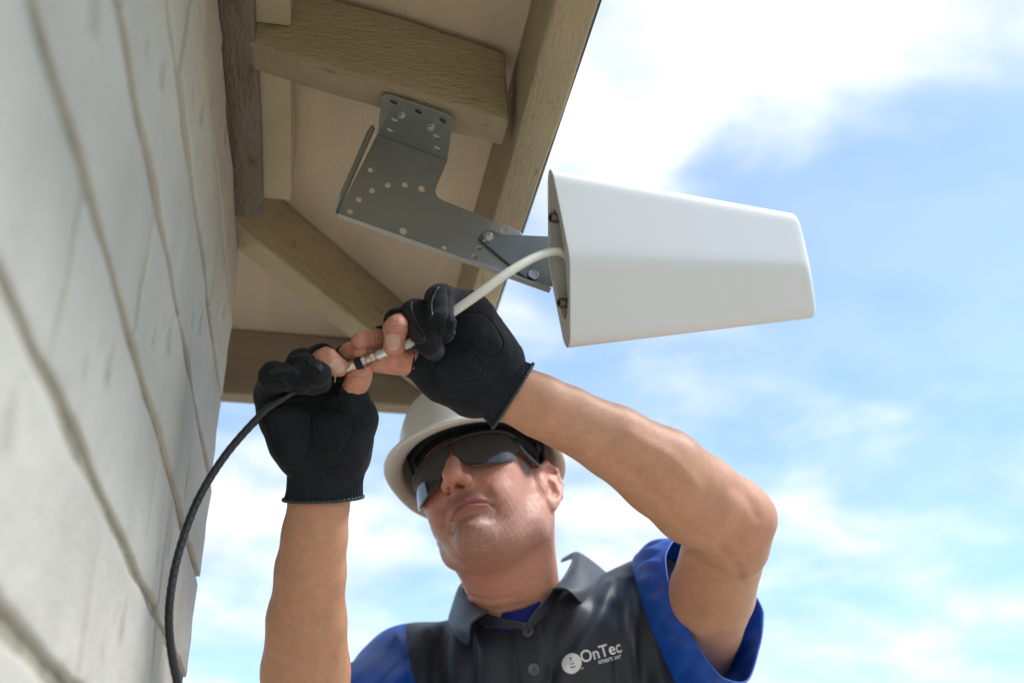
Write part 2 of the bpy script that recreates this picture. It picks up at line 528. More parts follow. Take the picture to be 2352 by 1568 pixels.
# ================================================================== BRACKET
M_steel = material('galvanised_steel', (0.345, 0.355, 0.34), 0.36, metal=0.72, var=0.05, var_scale=30, bump=0.05, bump_scale=900, bump_dist=0.0004, rough_var=0.06)
M_zinc = material('zinc_bolt', (0.62, 0.64, 0.64), 0.28, metal=1.0, var=0.1, var_scale=120)
M_dsteel = material('dark_steel_plate', (0.18, 0.20, 0.205), 0.34, metal=0.6, var=0.06, var_scale=40)
M_white = material('white_plastic', (0.74, 0.745, 0.755), 0.36, var=0.012, var_scale=6, bump=0.02, bump_scale=800, bump_dist=0.0003)
M_base = material('grey_plastic_base', (0.56, 0.55, 0.51), 0.5, var=0.04)
M_screw = material('dark_socket_screw', (0.14, 0.12, 0.10), 0.35, metal=0.8, var=0.1, var_scale=100)
M_slot = material('grade_mark_steel', (0.03, 0.033, 0.035), 0.5, metal=0.4)  # near-black steel for the grade marks on the bolt head

def fill_plate(outline, holes, to3, thick, bev=0.0004):
    """flat plate with real holes: outline and holes are 2D loops, to3 maps (u, v, w) to space"""
    cu = bpy.data.curves.new('plate', 'CURVE'); cu.dimensions = '2D'; cu.fill_mode = 'BOTH'
    cu.extrude = thick / 2 - bev; cu.bevel_depth = bev; cu.bevel_resolution = 1
    for lp in [outline] + holes:
        s = cu.splines.new('POLY'); s.points.add(len(lp) - 1)
        for p, q in zip(s.points, lp): p.co = (q[0], q[1], 0, 1)
        s.use_cyclic_u = True
    ob = bpy.data.objects.new('plate', cu); COL.objects.link(ob)
    bpy.context.view_layer.update()
    dg = bpy.context.evaluated_depsgraph_get()
    me = bpy.data.meshes.new_from_object(ob.evaluated_get(dg))
    bpy.data.objects.remove(ob)
    me.materials.clear()
    for v in me.vertices:
        v.co = Vector(to3(v.co.x, v.co.y, v.co.z))
    bm = bmesh.new(); bm.from_mesh(me)
    bmesh.ops.remove_doubles(bm, verts=bm.verts, dist=1e-6)
    bmesh.ops.recalc_face_normals(bm, faces=bm.faces)
    bm.to_mesh(me); bm.free()
    return me
def circle(c, r, n=20, sx=1.0, ang=0.0):
    return [(c[0] + math.cos(ang) * r * sx * math.cos(t) - math.sin(ang) * r * math.sin(t),
             c[1] + math.sin(ang) * r * sx * math.cos(t) + math.cos(ang) * r * math.sin(t)) for t in np.linspace(0, 2 * math.pi, n, endpoint=False)]
def fillet(pts, radii, n=6):
    """round the corners of a polygon"""
    out = []
    for i, p in enumerate(pts):
        p = np.array(p, float); r = radii[i]
        if r <= 0: out.append(tuple(p)); continue
        a = np.array(pts[i - 1], float); b = np.array(pts[(i + 1) % len(pts)], float)
        ua, ub = unit(a - p), unit(b - p)
        th = math.acos(np.clip(ua @ ub, -1, 1)); d = min(r / math.tan(th / 2), 0.45 * np.linalg.norm(a - p), 0.45 * np.linalg.norm(b - p))
        s, e = p + ua * d, p + ub * d
        for t in np.linspace(0, 1, n):
            out.append(tuple((1 - t) ** 2 * s + 2 * t * (1 - t) * p + t * t * e))
    return out

YP = 1.058                                    # plane of the bracket's upright plate
def P2(px, py, y=None):
    q = on_y(px, py, YP if y is None else y); return (q[0], q[2])
bracket = thing('mounting_bracket', 'grey steel mounting bracket with bolt holes screwed under the near rafter', 'bracket', on_y(960, 300, YP))
bend_l, bend_r = P2(868, 309), P2(1027, 367)
out_px = [(866, 312), (1026, 370), (992, 452), (1196, 534), (1262, 668), (775, 494)]
out = fillet([P2(*q) for q in out_px], [0, 0, 0.016, 0.016, 0.002, 0.004], 7)
hol = [(851, 392, 7.5), (891, 427, 8), (930, 426, 8), (968.5, 435.5, 9.5), (855, 439, 8), (825, 460, 8), (804.6, 487.5, 8),
       (926.6, 532, 10.2), (1021, 571, 7.2), (1157, 529, 7.4), (1101, 571, 7.6), (1090.5, 591, 7.6)]
mpp = 1.20 / FPX
plate = link('plate', fill_plate(out, [circle(P2(x, y), r * mpp) for x, y, r in hol], lambda u, v, w: (u, YP + w, v), 0.0024), M_steel, bracket)
# flange under the rafter: sloped with it
bl3, br3 = on_y(868, 309, YP), on_y(1027, 367, YP)
fl_u = unit(br3 - bl3)                        # along the bend
fl_v = unit(np.cross(np.array([0, 1.0, 0]), fl_u)); fl_v = np.array([0, -1.0, 0])   # towards the camera, under the rafter
zgap = 0.0
def F2(px, py):
    """flange plane coordinates of a photograph position"""
    r = ray(px, py); n = np.cross(fl_u, fl_v)
    t = ((bl3 - _C) @ n) / (r @ n); q = _C + r * t - bl3
    return (q @ fl_u, q @ fl_v)
fo = [F2(868, 308), F2(1027, 366), F2(1043, 268), F2(879, 212)]
fo[0] = (0.0, -0.001); fo[1] = (float(np.linalg.norm(br3 - bl3)), -0.001)
fo2 = fillet(fo, [0, 0, 0.012, 0.010], 7)
fh = [(904.6, 234), (961, 255.5), (1017, 276), (906, 276), (895, 299), (1002, 313), (1003.6, 340)]
def flange3(u, v, w):
    return bl3 + fl_u * u + fl_v * v + np.cross(fl_u, fl_v) * w
flange = link('flange', fill_plate(fo2, [circle(F2(x, y), 0.0046) for x, y in fh], flange3, 0.0024), M_steel, bracket)
# folded stiffening lips
def lip(p0, p1, depth, name, taper=0.6):
    a = on_y(*p0, YP); b = on_y(*p1, YP)
    ax = unit(b - a); nn = unit(np.cross(ax, np.array([0, 1.0, 0])))
    c = (a + b) / 2; ctr = on_y(920, 470, YP)
    if nn @ (ctr - c) > 0: nn = -nn
    prof = [(0.0, -0.0013), (0.0012, 0.0), (0.0016, depth * 0.35), (0.0022, depth)]
    V, Fc = [], []
    ts = np.linspace(0, 1, 9)
    for t in ts:
        q = a + (b - a) * t
        s = min(1.0, 0.25 + 6 * min(t, 1 - t)) if taper else 1.0
        for (o1, o2) in prof: V.append(q + nn * o1 + np.array([0, -1.0, 0]) * (o2 * s if o2 > 0 else o2))
        for (o1, o2) in prof[::-1]: V.append(q + nn * (o1 - 0.0022) + np.array([0, -1.0, 0]) * (o2 * s if o2 > 0 else o2))
    m = 8
    for i in range(len(ts) - 1):
        for k in range(m):
            Fc.append((i * m + k, i * m + (k + 1) % m, (i + 1) * m + (k + 1) % m, (i + 1) * m + k))
    Fc.append(tuple(range(m))); Fc.append(tuple((len(ts) - 1) * m + k for k in range(m)))
    o = make(name, V, Fc, M_steel, bracket); auto_smooth(o, 30); return o
lip((858, 292), (771, 490), 0.013, 'side_lip')
lip((777, 498), (1262, 671), 0.010, 'bottom_lip', 0)
# the flange's two hex screws with washers
fn = np.cross(fl_u, fl_v)
if fn[2] > 0: fn = -fn
for i, (x, y) in enumerate(((923.5, 262), (990.5, 288.5))):
    u, v = F2(x, y); c = flange3(u, v, 0)
    s = make('hex_screw', *ngon_bolt(c + fn * 0.0012, fn, fl_u, [(0, 0.0054), (0.0008, 0.0056), (0.0009, 0.0041), (0.0045, 0.0041), (0.0052, 0.0034)], 6, 0.3 + i), M_zinc, bracket)
# ================================================================== ANTENNA
Oa = U(1283, 594, 1.205); Ta = U(1853, 611, 1.325)
ax_a = unit(Ta - Oa); LEN = float(np.linalg.norm(Ta - Oa))
hv = U(1262, 390, 1.205) - U(1300, 798, 1.205)
ax_h = unit(hv - ax_a * (hv @ ax_a))
ax_t = np.cross(ax_a, ax_h)
if ax_t @ _F > 0: ax_t = -ax_t              # thickness axis points at the camera
shear = (hv @ ax_a) / np.linalg.norm(hv)
antenna = thing('panel_antenna', 'white wedge-shaped plastic panel antenna against the sky', 'antenna', Oa)
H0, H1, T0, T1 = 0.0955, 0.0605, 0.0285, 0.019
def section(H, T, n=64):
    """closed lens outline (h, t): two flat facets on each face meeting in a soft ridge, round edges"""
    r = 0.0075
    pts = []
    for th in np.linspace(0, 2 * math.pi, n, endpoint=False):
        c, s = math.cos(th), math.sin(th)
        pts.append((c, s))
    out = []
    ridge = -0.03 * H
    hs = np.cos(np.linspace(0, math.pi, n // 2)) * H
    top = []
    for hh in hs:
        e = 1 - abs(hh - ridge) / (H + abs(ridge))
        e = e if e > 0 else 0
        t_lin = T * (0.20 + 0.80 * e)
        edge = math.sqrt(max(0.0, 1 - max(0.0, (abs(hh) - (H - 0.012)) / 0.012) ** 2))
        soft = T * 0.02 * math.exp(-((hh - ridge) / (0.06 * H)) ** 2)
        top.append((hh, (t_lin - soft) * edge))
    return top + [(h, -t) for h, t in top[::-1][1:-1]]
SKEW0, SKEW1 = shear * 1.0, (45.0 / 233.0) * -1
def ring_at(s, inset=0.0, hs=1.0):
    """cross-section at s along the axis (0 base, 1 tip); the ends are raked like the photograph's"""
    H = H0 + (H1 - H0) * s - inset; T = max(0.001, T0 + (T1 - T0) * s - inset)
    R = []
    for h, t in section(H, T):
        rake0 = -(38.0 / 408.0) * h; rake1 = -(46.0 / 233.0) * h
        a = s * LEN + (rake0 * (1 - s) + rake1 * s)
        if s > 0.5: a -= 0.010 * (t / T1) ** 2 * ((s - .5) * 2) ** 4
        R.append(Oa + ax_a * a + ax_h * h + ax_t * t)
    return R
ss = [0, 0.004, 0.02, 0.2, 0.4, 0.6, 0.8, 0.95, 0.975]
rings = [ring_at(s) for s in ss] + [ring_at(0.985, 0.0008), ring_at(0.992, 0.0024), ring_at(0.9965, 0.0048), ring_at(0.9985, 0.008)]
V, Fc = loft(rings)
nr = len(rings); m = len(rings[0])
Fc.append(tuple((nr - 1) * m + k for k in range(m)))
shell = make('shell', V, Fc, M_white, antenna)
sm = shell.modifiers.new('thickness', 'SOLIDIFY'); sm.thickness = 0.0022; sm.offset = -1
auto_smooth(shell, 28)
# recessed base with a rounded slot
slot_o, slot_i = [], []
NS = len(section(H0, T0))
def base_pt(h, t, a): return Oa + ax_a * (a - (38.0 / 408.0) * h) + ax_h * h + ax_t * t
lensO = [(h * 0.985, t * 0.93) for h, t in section(H0, T0)]
slot = [(h * 0.62 + (-0.006), t * 0.52) for h, t in [(H0 * math.cos(2 * math.pi * k / NS), T0 * math.sin(2 * math.pi * k / NS)) for k in range(NS)]]
rg = [[base_pt(h, t, 0.0006) for h, t in lensO], [base_pt(h, t, 0.0006) for h, t in slot], [base_pt(h, t, 0.020) for h, t in slot]]
V, Fc = loft(rg); Fc.append(tuple(2 * NS + k for k in range(NS)))
base = make('base', V, Fc, M_base, antenna); auto_smooth(base, 30)
base['label'] = 'grey base of the antenna with a long rounded recess'
for hpos in (0.0455, -0.0455):
    c = base_pt(hpos - 0.002, 0.002, 0.019)
    o = make('socket_screw', *ngon_bolt(c, -ax_a, ax_h, [(0, 0.0054), (0.0235, 0.0054), (0.0250, 0.0046), (0.0250, 0.0030), (0.0215, 0.0028)], 24), M_screw, antenna)
    auto_smooth(o, 40)
# the antenna's own dark mounting plate
YA = YP - 0.0042
arm_px = [(1096, 545), (1120, 527), (1155, 540), (1262, 545), (1290, 546), (1294, 655), (1238, 659), (1228, 655)]
ao = [P2(x, y, YA) for x, y in arm_px]
ao = fillet(ao, [0.010, 0.010, 0.004, 0, 0, 0, 0.006, 0.003], 6)
arm = link('mounting_plate', fill_plate(ao, [], lambda u, v, w: (u, YA + w, v), 0.0026), M_dsteel, antenna)
arm['label'] = 'dark bent steel plate bolted to the bracket arm'
bnd = [[on_y(x, y, YA) + np.array([0, dy_, 0]) for x, y in ((1266, 547), (1271, 655))] for dy_ in (0, )]
# bolts joining antenna plate and bracket
ny = np.array([0, -1.0, 0])
for i, (x, y, ph) in enumerate(((1119, 549, 0.2), (1223, 635.5, 0.0))):
    c = on_y(x, y, YA) + ny * 0.0013
    b = make('hex_bolt', *ngon_bolt(c, ny, np.array([0, 0, 1.0]), [(0, 0.0066), (0.0004, 0.0068), (0.0042, 0.0068), (0.0052, 0.0060)], 6, ph), M_zinc, bracket)
    if i == 0:
        v, f = ngon_bolt(c + ny * 0.005, ny, np.array([0, 0, 1.0]), [(0, 0.0034), (0.0038, 0.0034), (0.0044, 0.0028)], 20)
        o = make('bolt_end', v, f, M_zinc, b)
    else:
        for a in (1.57, 3.66, 5.76):       # three grade marks on the head
            dirv = np.array([math.cos(a), 0, math.sin(a)]); sd = np.array([-math.sin(a), 0, math.cos(a)])
            p0 = c + ny * 0.0053 + dirv * 0.0026; p1 = c + ny * 0.0053 + dirv * 0.0050
            w_ = sd * 0.00022
            o = make('grade_mark', [p0 - w_, p0 + w_, p1 + w_, p1 - w_], [(0, 1, 2, 3)], M_slot, b, fix=False)
# ================================================================== SCULPTING KIT
# Shapes are blended as distance fields and meshed once (surface nets), so limbs and folds join without seams.
def _dot(a, b): return (a * b).sum(-1)
class Cap:
    """tapered capsule; flat = (direction, factor) squeezes it along that direction"""
    def __init__(s, a, b, ra, rb=None, k=0.01, sub=False, flat=None):
        s.a = np.array(a, np.float32); s.b = np.array(b, np.float32); s.ra = ra; s.rb = ra if rb is None else rb
        s.k = k; s.sub = sub; s.flat = flat
        s.lo = np.minimum(s.a, s.b) - max(s.ra, s.rb) * 1.6; s.hi = np.maximum(s.a, s.b) + max(s.ra, s.rb) * 1.6
    def __call__(s, p):
        q = p - s.a; ba = s.b - s.a
        if s.flat is not None:
            n = np.array(s.flat[0], np.float32); n = n / np.linalg.norm(n)
            q = q + n * (_dot(q, n) * (1 / s.flat[1] - 1))[:, None]
            ba = ba + n * ((ba @ n) * (1 / s.flat[1] - 1))
        t = np.clip((q @ ba) / (ba @ ba + 1e-12), 0, 1)
        d = q - t[:, None] * ba
        r = np.sqrt(_dot(d, d)) - (s.ra + (s.rb - s.ra) * t)
        return r * (min(1.0, s.flat[1]) if s.flat is not None else 1.0)
class Ell:
    def __init__(s, c, r, R=None, k=0.01, sub=False):
        s.c = np.array(c, np.float32); s.r = np.array(r, np.float32); s.R = None if R is None else np.array(R, np.float32)   # rows = axes
        s.k = k; s.sub = sub; m = float(max(r)); s.lo = s.c - m; s.hi = s.c + m
    def __call__(s, p):
        q = p - s.c
        if s.R is not None: q = q @ s.R.T
        a = q / s.r; k0 = np.sqrt(_dot(a, a)); b = a / s.r; k1 = np.sqrt(_dot(b, b)) + 1e-9
        return k0 * (k0 - 1) / k1
class Box:
    def __init__(s, c, h, R=None, rnd=0.005, k=0.01, sub=False):
        s.c = np.array(c, np.float32); s.h = np.array(h, np.float32) - rnd; s.R = None if R is None else np.array(R, np.float32)
        s.rnd = rnd; s.k = k; s.sub = sub; m = float(np.linalg.norm(h)); s.lo = s.c - m; s.hi = s.c + m
    def __call__(s, p):
        q = p - s.c
        if s.R is not None: q = q @ s.R.T
        q = np.abs(q) - s.h; m = np.maximum(q, 0)
        return np.sqrt(_dot(m, m)) + np.minimum(q.max(-1), 0) - s.rnd
class Half:
    """half space cut: keeps the side the normal points away from"""
    def __init__(s, c, n, k=0.003, sub=True, lo=None, hi=None):
        s.c = np.array(c, np.float32); s.n = unit(n).astype(np.float32); s.k = k; s.sub = sub
        s.lo = np.full(3, 1e9); s.hi = np.full(3, -1e9)
    def __call__(s, p): return -((p - s.c) @ s.n)
def chain(pts, radii, k=0.01, flat=None, sub=False):
    return [Cap(pts[i], pts[i + 1], radii[i], radii[i + 1], k, sub, flat) for i in range(len(pts) - 1)]
def smin(a, b, k):
    if k <= 0: return np.minimum(a, b)
    h = np.clip(0.5 + 0.5 * (b - a) / k, 0, 1)
    return b + (a - b) * h - k * h * (1 - h)
def smax(a, b, k): return -smin(-a, -b, k)
def field(prims, p):
    d = None
    for q in prims:
        v = q(p)
        if d is None: d = v
        elif q.sub: d = smax(d, -v, q.k)
        else: d = smin(d, v, q.k)
    return d
_CORN = np.array([(i, j, k) for i in (0, 1) for j in (0, 1) for k in (0, 1)])
_EDGE = [(a, b) for a in range(8) for b in range(a + 1, 8) if np.abs(_CORN[a] - _CORN[b]).sum() == 1]
def sculpt(prims, h, B=14):
    lo = np.min([q.lo for q in prims if not q.sub], axis=0) - 3 * h
    hi = np.max([q.hi for q in prims if not q.sub], axis=0) + 3 * h
    nb = np.ceil((hi - lo) / (h * B)).astype(int)
    G = np.stack(np.meshgrid(*[np.arange(n) for n in nb], indexing='ij'), -1).reshape(-1, 3)
    cen = (lo + (G + 0.5) * (h * B)).astype(np.float32)
    hd = h * B * 0.87
    dc = field(prims, cen)
    per = np.stack([q(cen) for q in prims], 1)
    act = np.abs(dc) < hd * 1.6 + h
    G, per, dc = G[act], per[act], dc[act]
    s = np.arange(B + 1)
    loc = np.stack(np.meshgrid(s, s, s, indexing='ij'), -1).reshape(-1, 3)
    n1 = B + 1
    VK, VP, FK = [], [], []
    BIG = 1 << 20
    def key(c): return (c[:, 0].astype(np.int64) * BIG + c[:, 1]) * BIG + c[:, 2]
    for g, pr, dcen in zip(G, per, dc):
        base = g * B
        pts = (lo + (base + loc) * h).astype(np.float32)
        use = []
        for q, v in zip(prims, pr):
            if q.sub:
                if v < hd * 1.5 + q.k: use.append(q)
            elif v < max(dcen, 0) + 2.5 * hd + q.k: use.append(q)
        if not use or all(q.sub for q in use): continue
        while use and use[0].sub: use.append(use.pop(0))
        D = field(use, pts).reshape(n1, n1, n1)
        S = D < 0
        if S.all() or not S.any(): continue
        cs = [S[i:i + B, j:j + B, k:k + B] for i, j, k in _CORN]
        cnt = sum(c.astype(np.int8) for c in cs)
        ci = np.argwhere((cnt > 0) & (cnt < 8))
        if len(ci):
            dv = np.stack([D[ci[:, 0] + i, ci[:, 1] + j, ci[:, 2] + k] for i, j, k in _CORN], 1)
            acc = np.zeros((len(ci), 3)); num = np.zeros(len(ci))
            for a, b in _EDGE:
                x = (dv[:, a] < 0) != (dv[:, b] < 0)
                t = np.where(x, dv[:, a] / np.where(x, dv[:, a] - dv[:, b], 1), 0)
                acc += np.where(x[:, None], _CORN[a] + t[:, None] * (_CORN[b] - _CORN[a]), 0); num += x
            VK.append(key(ci + base)); VP.append(lo + (ci + base + acc / num[:, None]) * h)
        for ax in range(3):
            o = [0, 0, 0]; o[ax] = 1
            A = S[:B, :B, :B]; Bq = S[o[0]:B + o[0], o[1]:B + o[1], o[2]:B + o[2]]
            e = np.argwhere(A != Bq)
            if not len(e): continue
            u, v = (ax + 1) % 3, (ax + 2) % 3
            du = np.zeros(3, int); du[u] = 1; dv_ = np.zeros(3, int); dv_[v] = 1
            gc = e + base
            q4 = np.stack([key(gc - du - dv_), key(gc - dv_), key(gc), key(gc - du)], 1)
            ins = A[e[:, 0], e[:, 1], e[:, 2]]
            q4[~ins] = q4[~ins][:, ::-1]
            FK.append(q4)
    VK = np.concatenate(VK); VP = np.concatenate(VP); FK = np.concatenate(FK)
    VK, ix = np.unique(VK, return_index=True); VP = VP[ix]
    fi = np.searchsorted(VK, FK); fi = np.clip(fi, 0, len(VK) - 1)
    ok = (VK[fi] == FK).all(1)
    return VP, fi[ok]
def vnormals(V, Fc):
    a, b, c, d = (V[Fc[:, i]] for i in range(4))
    n = np.cross(c - a, d - b); N = np.zeros_like(V)
    for i in range(4): np.add.at(N, Fc[:, i], n)
    return N / (np.linalg.norm(N, axis=1)[:, None] + 1e-15)
def relax(V, Fc, it=1, f=0.5):
    for _ in range(it):
        S = np.zeros_like(V); C_ = np.zeros(len(V))
        for i in range(4):
            for j in (1, 3):
                np.add.at(S, Fc[:, i], V[Fc[:, (i + j) % 4]]); np.add.at(C_, Fc[:, i], 1)
        V = V + (S / np.maximum(C_, 1)[:, None] - V) * f
    return V
def quad_mesh(name, V, Fc, colors=None):
    me = bpy.data.meshes.new(name)
    V = np.asarray(V, np.float32); Fc = np.asarray(Fc, np.int32)
    me.vertices.add(len(V)); me.vertices.foreach_set('co', V.ravel())
    me.loops.add(Fc.size); me.loops.foreach_set('vertex_index', Fc.ravel())
    me.polygons.add(len(Fc)); me.polygons.foreach_set('loop_start', np.arange(0, Fc.size, 4, dtype=np.int32))
    me.update(calc_edges=True); me.validate()
    if colors is not None:
        at = me.color_attributes.new('Col', 'FLOAT_COLOR', 'POINT')
        at.data.foreach_set('color', np.concatenate([colors, np.ones((len(colors), 1))], 1).astype(np.float32).ravel())
    me.shade_smooth()
    return me
def gauss(p, c, s):
    q = (p - np.asarray(c)) / np.asarray(s); return np.exp(-(q * q).sum(-1))
def seg_dist(p, a, b):
    a = np.asarray(a, float); b = np.asarray(b, float); ba = b - a
    t = np.clip(((p - a) @ ba) / (ba @ ba + 1e-12), 0, 1); return np.linalg.norm(p - a - t[:, None] * ba, axis=1)
def line_dist(p, pts):
    return np.min([seg_dist(p, pts[i], pts[i + 1]) for i in range(len(pts) - 1)], axis=0)
def mixc3(c, tgt, m):
    return c + (np.asarray(tgt) - c) * m[:, None]
# ================================================================== PERSON: frame of the head
HEAD_C = U(1110, 1128, 1.545)
def head_axes(yaw, pitch, roll):
    """axes of the head in space: x to the person's left, y out of the face, z up the skull"""
    x, y, z = np.array([1.0, 0, 0]), np.array([0, 0, 1.0]), np.array([0, 1.0, 0])     # camera frame: right, up, towards camera
    def rot(v, ax, a):
        ax = unit(ax); return v * math.cos(a) + np.cross(ax, v) * math.sin(a) + ax * (ax @ v) * (1 - math.cos(a))
    M = [x, y, z]
    M = [rot(v, np.array([1.0, 0, 0]), -pitch) for v in M]        # face tips up
    M = [rot(v, np.array([0, 1.0, 0]), -yaw) for v in M]         # face turns to the photograph's left
    M = [rot(v, np.array([0, 0, 1.0]), roll) for v in M]         # head leans
    return [v[0] * _R + v[1] * _U - v[2] * _F for v in M]
HX, HY, HZ = head_axes(rad(10.5), rad(40), rad(22))
HM = np.array([HX, HY, HZ])
def hw(x, y, z): return HEAD_C + HX * x + HY * y + HZ * z
def to_head(P): return (np.asarray(P) - HEAD_C) @ HM.T

NOSTRILS = [(1058, 1112, 10, 7.5), (1031, 1127, 7, 9)]
# joints
NECK = U(1207, 1440, 1.60)
SH_A = U(932, 1552, 1.63)                    # the shoulder on the photograph's left
SH_B = U(1602, 1492, 1.57)
SHS_B = U(1500, 1385, 1.60)            # where the shirt's shoulder sits
EL_A = U(705, 1760, 1.32); WR_A = U(733, 1160, 1.165)
EL_B = U(1680, 1192, 1.27); WR_B = U(1190, 908, 1.165)
HA = lambda x, y, z, *r, **k: Ell(hw(x, y, z), r, HM, **k)
def head_prims():
    P = [HA(0, -.012, .036, .0765, .097, .084, k=.02),
         HA(0, .030, -.020, .063, .066, .078, k=.03)]
    for s in (-1, 1):
        P += [Cap(hw(s * .050, -.006, -.072), hw(s * .012, .062, -.104), .019, .0155, k=.025),
              Cap(hw(s * .058, -.012, -.030), hw(s * .050, -.006, -.072), .019, .019, k=.03),
              HA(s * .046, .056, -.022, .022, .024, .019, k=.02),
              HA(s * .033, .058, -.058, .026, .029, .030, k=.025)]
    P += [HA(0, .080, -.104, .020, .018, .016, k=.018),
          HA(0, .080, .020, .048, .020, .013, k=.02),
          HA(0, .077, -.072, .031, .020, .022, k=.010)]
    # underside of the chin, neck
    P += [HA(0, .020, -.094, .036, .044, .024, k=.035)]
    P += [Cap(hw(0, -.028, -.045), NECK, .054, .068, k=.024)]
    P += [Cap(hw(.064, -.030, -.05), NECK + _U * .00 - _F * .055 + _R * .03, .016, .014, k=.030),
          Cap(hw(-.058, -.030, -.05), NECK + _U * -.005 - _F * .055 - _R * .02, .016, .013, k=.030)]
    # nose
    P += [Cap(hw(0, .090, .010), hw(0, .1155, -.034), .0088, .0120, k=.012),
          HA(0, .1170, -.0375, .0115, .0115, .0100, k=.006)]
    for s in (-1, 1):
        P += [HA(s * .0132, .1030, -.0425, .0084, .0118, .0080, k=.006)]
    for s in (-1, 1):
        pass
    # mouth area (the lips are finished on the surface)
    MZ = .005
    P += [HA(0, .1025, -.0950 + MZ, .017, .0060, .0040, k=.008, sub=True),
          Cap(hw(0, .1040, -.056), hw(0, .1060, -.064), .0024, .0028, k=.006, sub=True)]
    for s in (-1, 1):
        P += chain([hw(s * .0225, .0965, -.044), hw(s * .0320, .0905, -.060), hw(s * .0385, .0830, -.078)], [.0006, .0010, .0004], k=.010, sub=True)
        # ears: a tilted plate with a rolled rim, bowl and lobe
        en = unit(HX * s * math.cos(rad(28)) + HY * math.sin(rad(28))); ez = unit(HZ - en * (HZ @ en) - HY * .10); ey = np.cross(ez, en) * s
        if ey @ HY < 0: ey = -ey
        EC = hw(s * (.0860 if s > 0 else .0790), -.024 if s > 0 else -.030, -.012); ER = np.array([en, ey, ez])
        w = lambda n_, y_, z_: EC + en * n_ + ey * y_ + ez * z_
        P += [Ell(EC, (.0055, .0190, .0320), ER, k=.005), Ell(hw(s * .078, -.012, -.014), (.010, .014, .026), HM, k=.008)]
        P += chain([w(.003, .012, .004), w(.004, .014, .022), w(.005, .002, .033), w(.005, -.014, .026), w(.004, -.020, .006), w(.003, -.015, -.016), w(.002, -.006, -.029)],
                   [.0032, .0040, .0044, .0044, .0042, .0042, .0050], k=.0035)
        P += [Ell(w(.001, .003, -.034), (.0058, .0095, .0105), ER, k=.006),
              Ell(w(.004, .013, -.010), (.0040, .0040, .0065), ER, k=.004),
              Cap(w(.003, -.008, .018), w(.004, -.010, -.008), .0030, .0030, k=.006)]
        P += [Ell(w(.0060, .001, -.008), (.0068, .0075, .0125), ER, k=.003, sub=True),
              Ell(w(.0065, -.004, .022), (.0040, .0090, .0050), ER, k=.003, sub=True)]
    return P
def skin_color(V, N):
    g = Waves(11, 90, 3); g2 = Waves(12, 420, 2)
    c = np.tile(np.array([0.58, 0.290, 0.175]), (len(V), 1))
    c = c * (1 + 0.03 * g(V) + 0.03 * g2(V))[:, None]
    q = to_head(V)
    near = np.linalg.norm(q, axis=1) < 0.3
    face = np.exp(-np.maximum(np.linalg.norm(q, axis=1) - 0.12, 0) ** 2 / 0.05 ** 2)
    c = mixc3(c, np.array([0.60, 0.270, 0.200]), face * 0.8)
    lips = np.zeros(len(V))
    stub = np.clip(1.1 * (gauss(q, (0, .080, -.108), (.052, .050, .034)) + 0.8 * gauss(q, (0, .096, -.062), (.032, .02, .010)) + 0.6 * gauss(np.abs(q) * [1, 0, 0] + q * [0, 1, 1], (.055, .02, -.075), (.03, .05, .035))), 0, 1)
    c = mixc3(c, np.array([0.24, 0.150, 0.130]), np.clip(stub * (0.72 + 0.30 * Waves(71, 1400, 1)(V)), 0, 1) * 0.85)
    blush = gauss(np.abs(q) * [1, 0, 0] + q * [0, 1, 1], (.048, .07, -.035), (.022, .03, .022)) + gauss(q, (0, .12, -.04), (.016, .016, .016))
    c = mixc3(c, np.array([0.58, 0.235, 0.18]), np.clip(blush, 0, 1) * 0.45)
    ear = gauss(np.abs(q) * [1, 0, 0] + q * [0, 1, 1], (.083, -.018, 0), (.012, .03, .04))
    c = mixc3(c, np.array([0.62, 0.24, 0.16]), np.clip(ear, 0, 1) * 0.55)
    el = gauss(V, EL_B - _F * 0.03 + _R * .02, .05)
    c = mixc3(c, np.array([0.56, 0.235, 0.16]), el * 0.45)
    return np.clip(c, 0.01, 1)
M_skin = material('skin', (0.5, 0.3, 0.2), 0.46, attr='Col', var=0.05, var_scale=130, bump=0.38, bump_scale=520, bump_dist=0.0012, sss=0.08, spec=0.48)

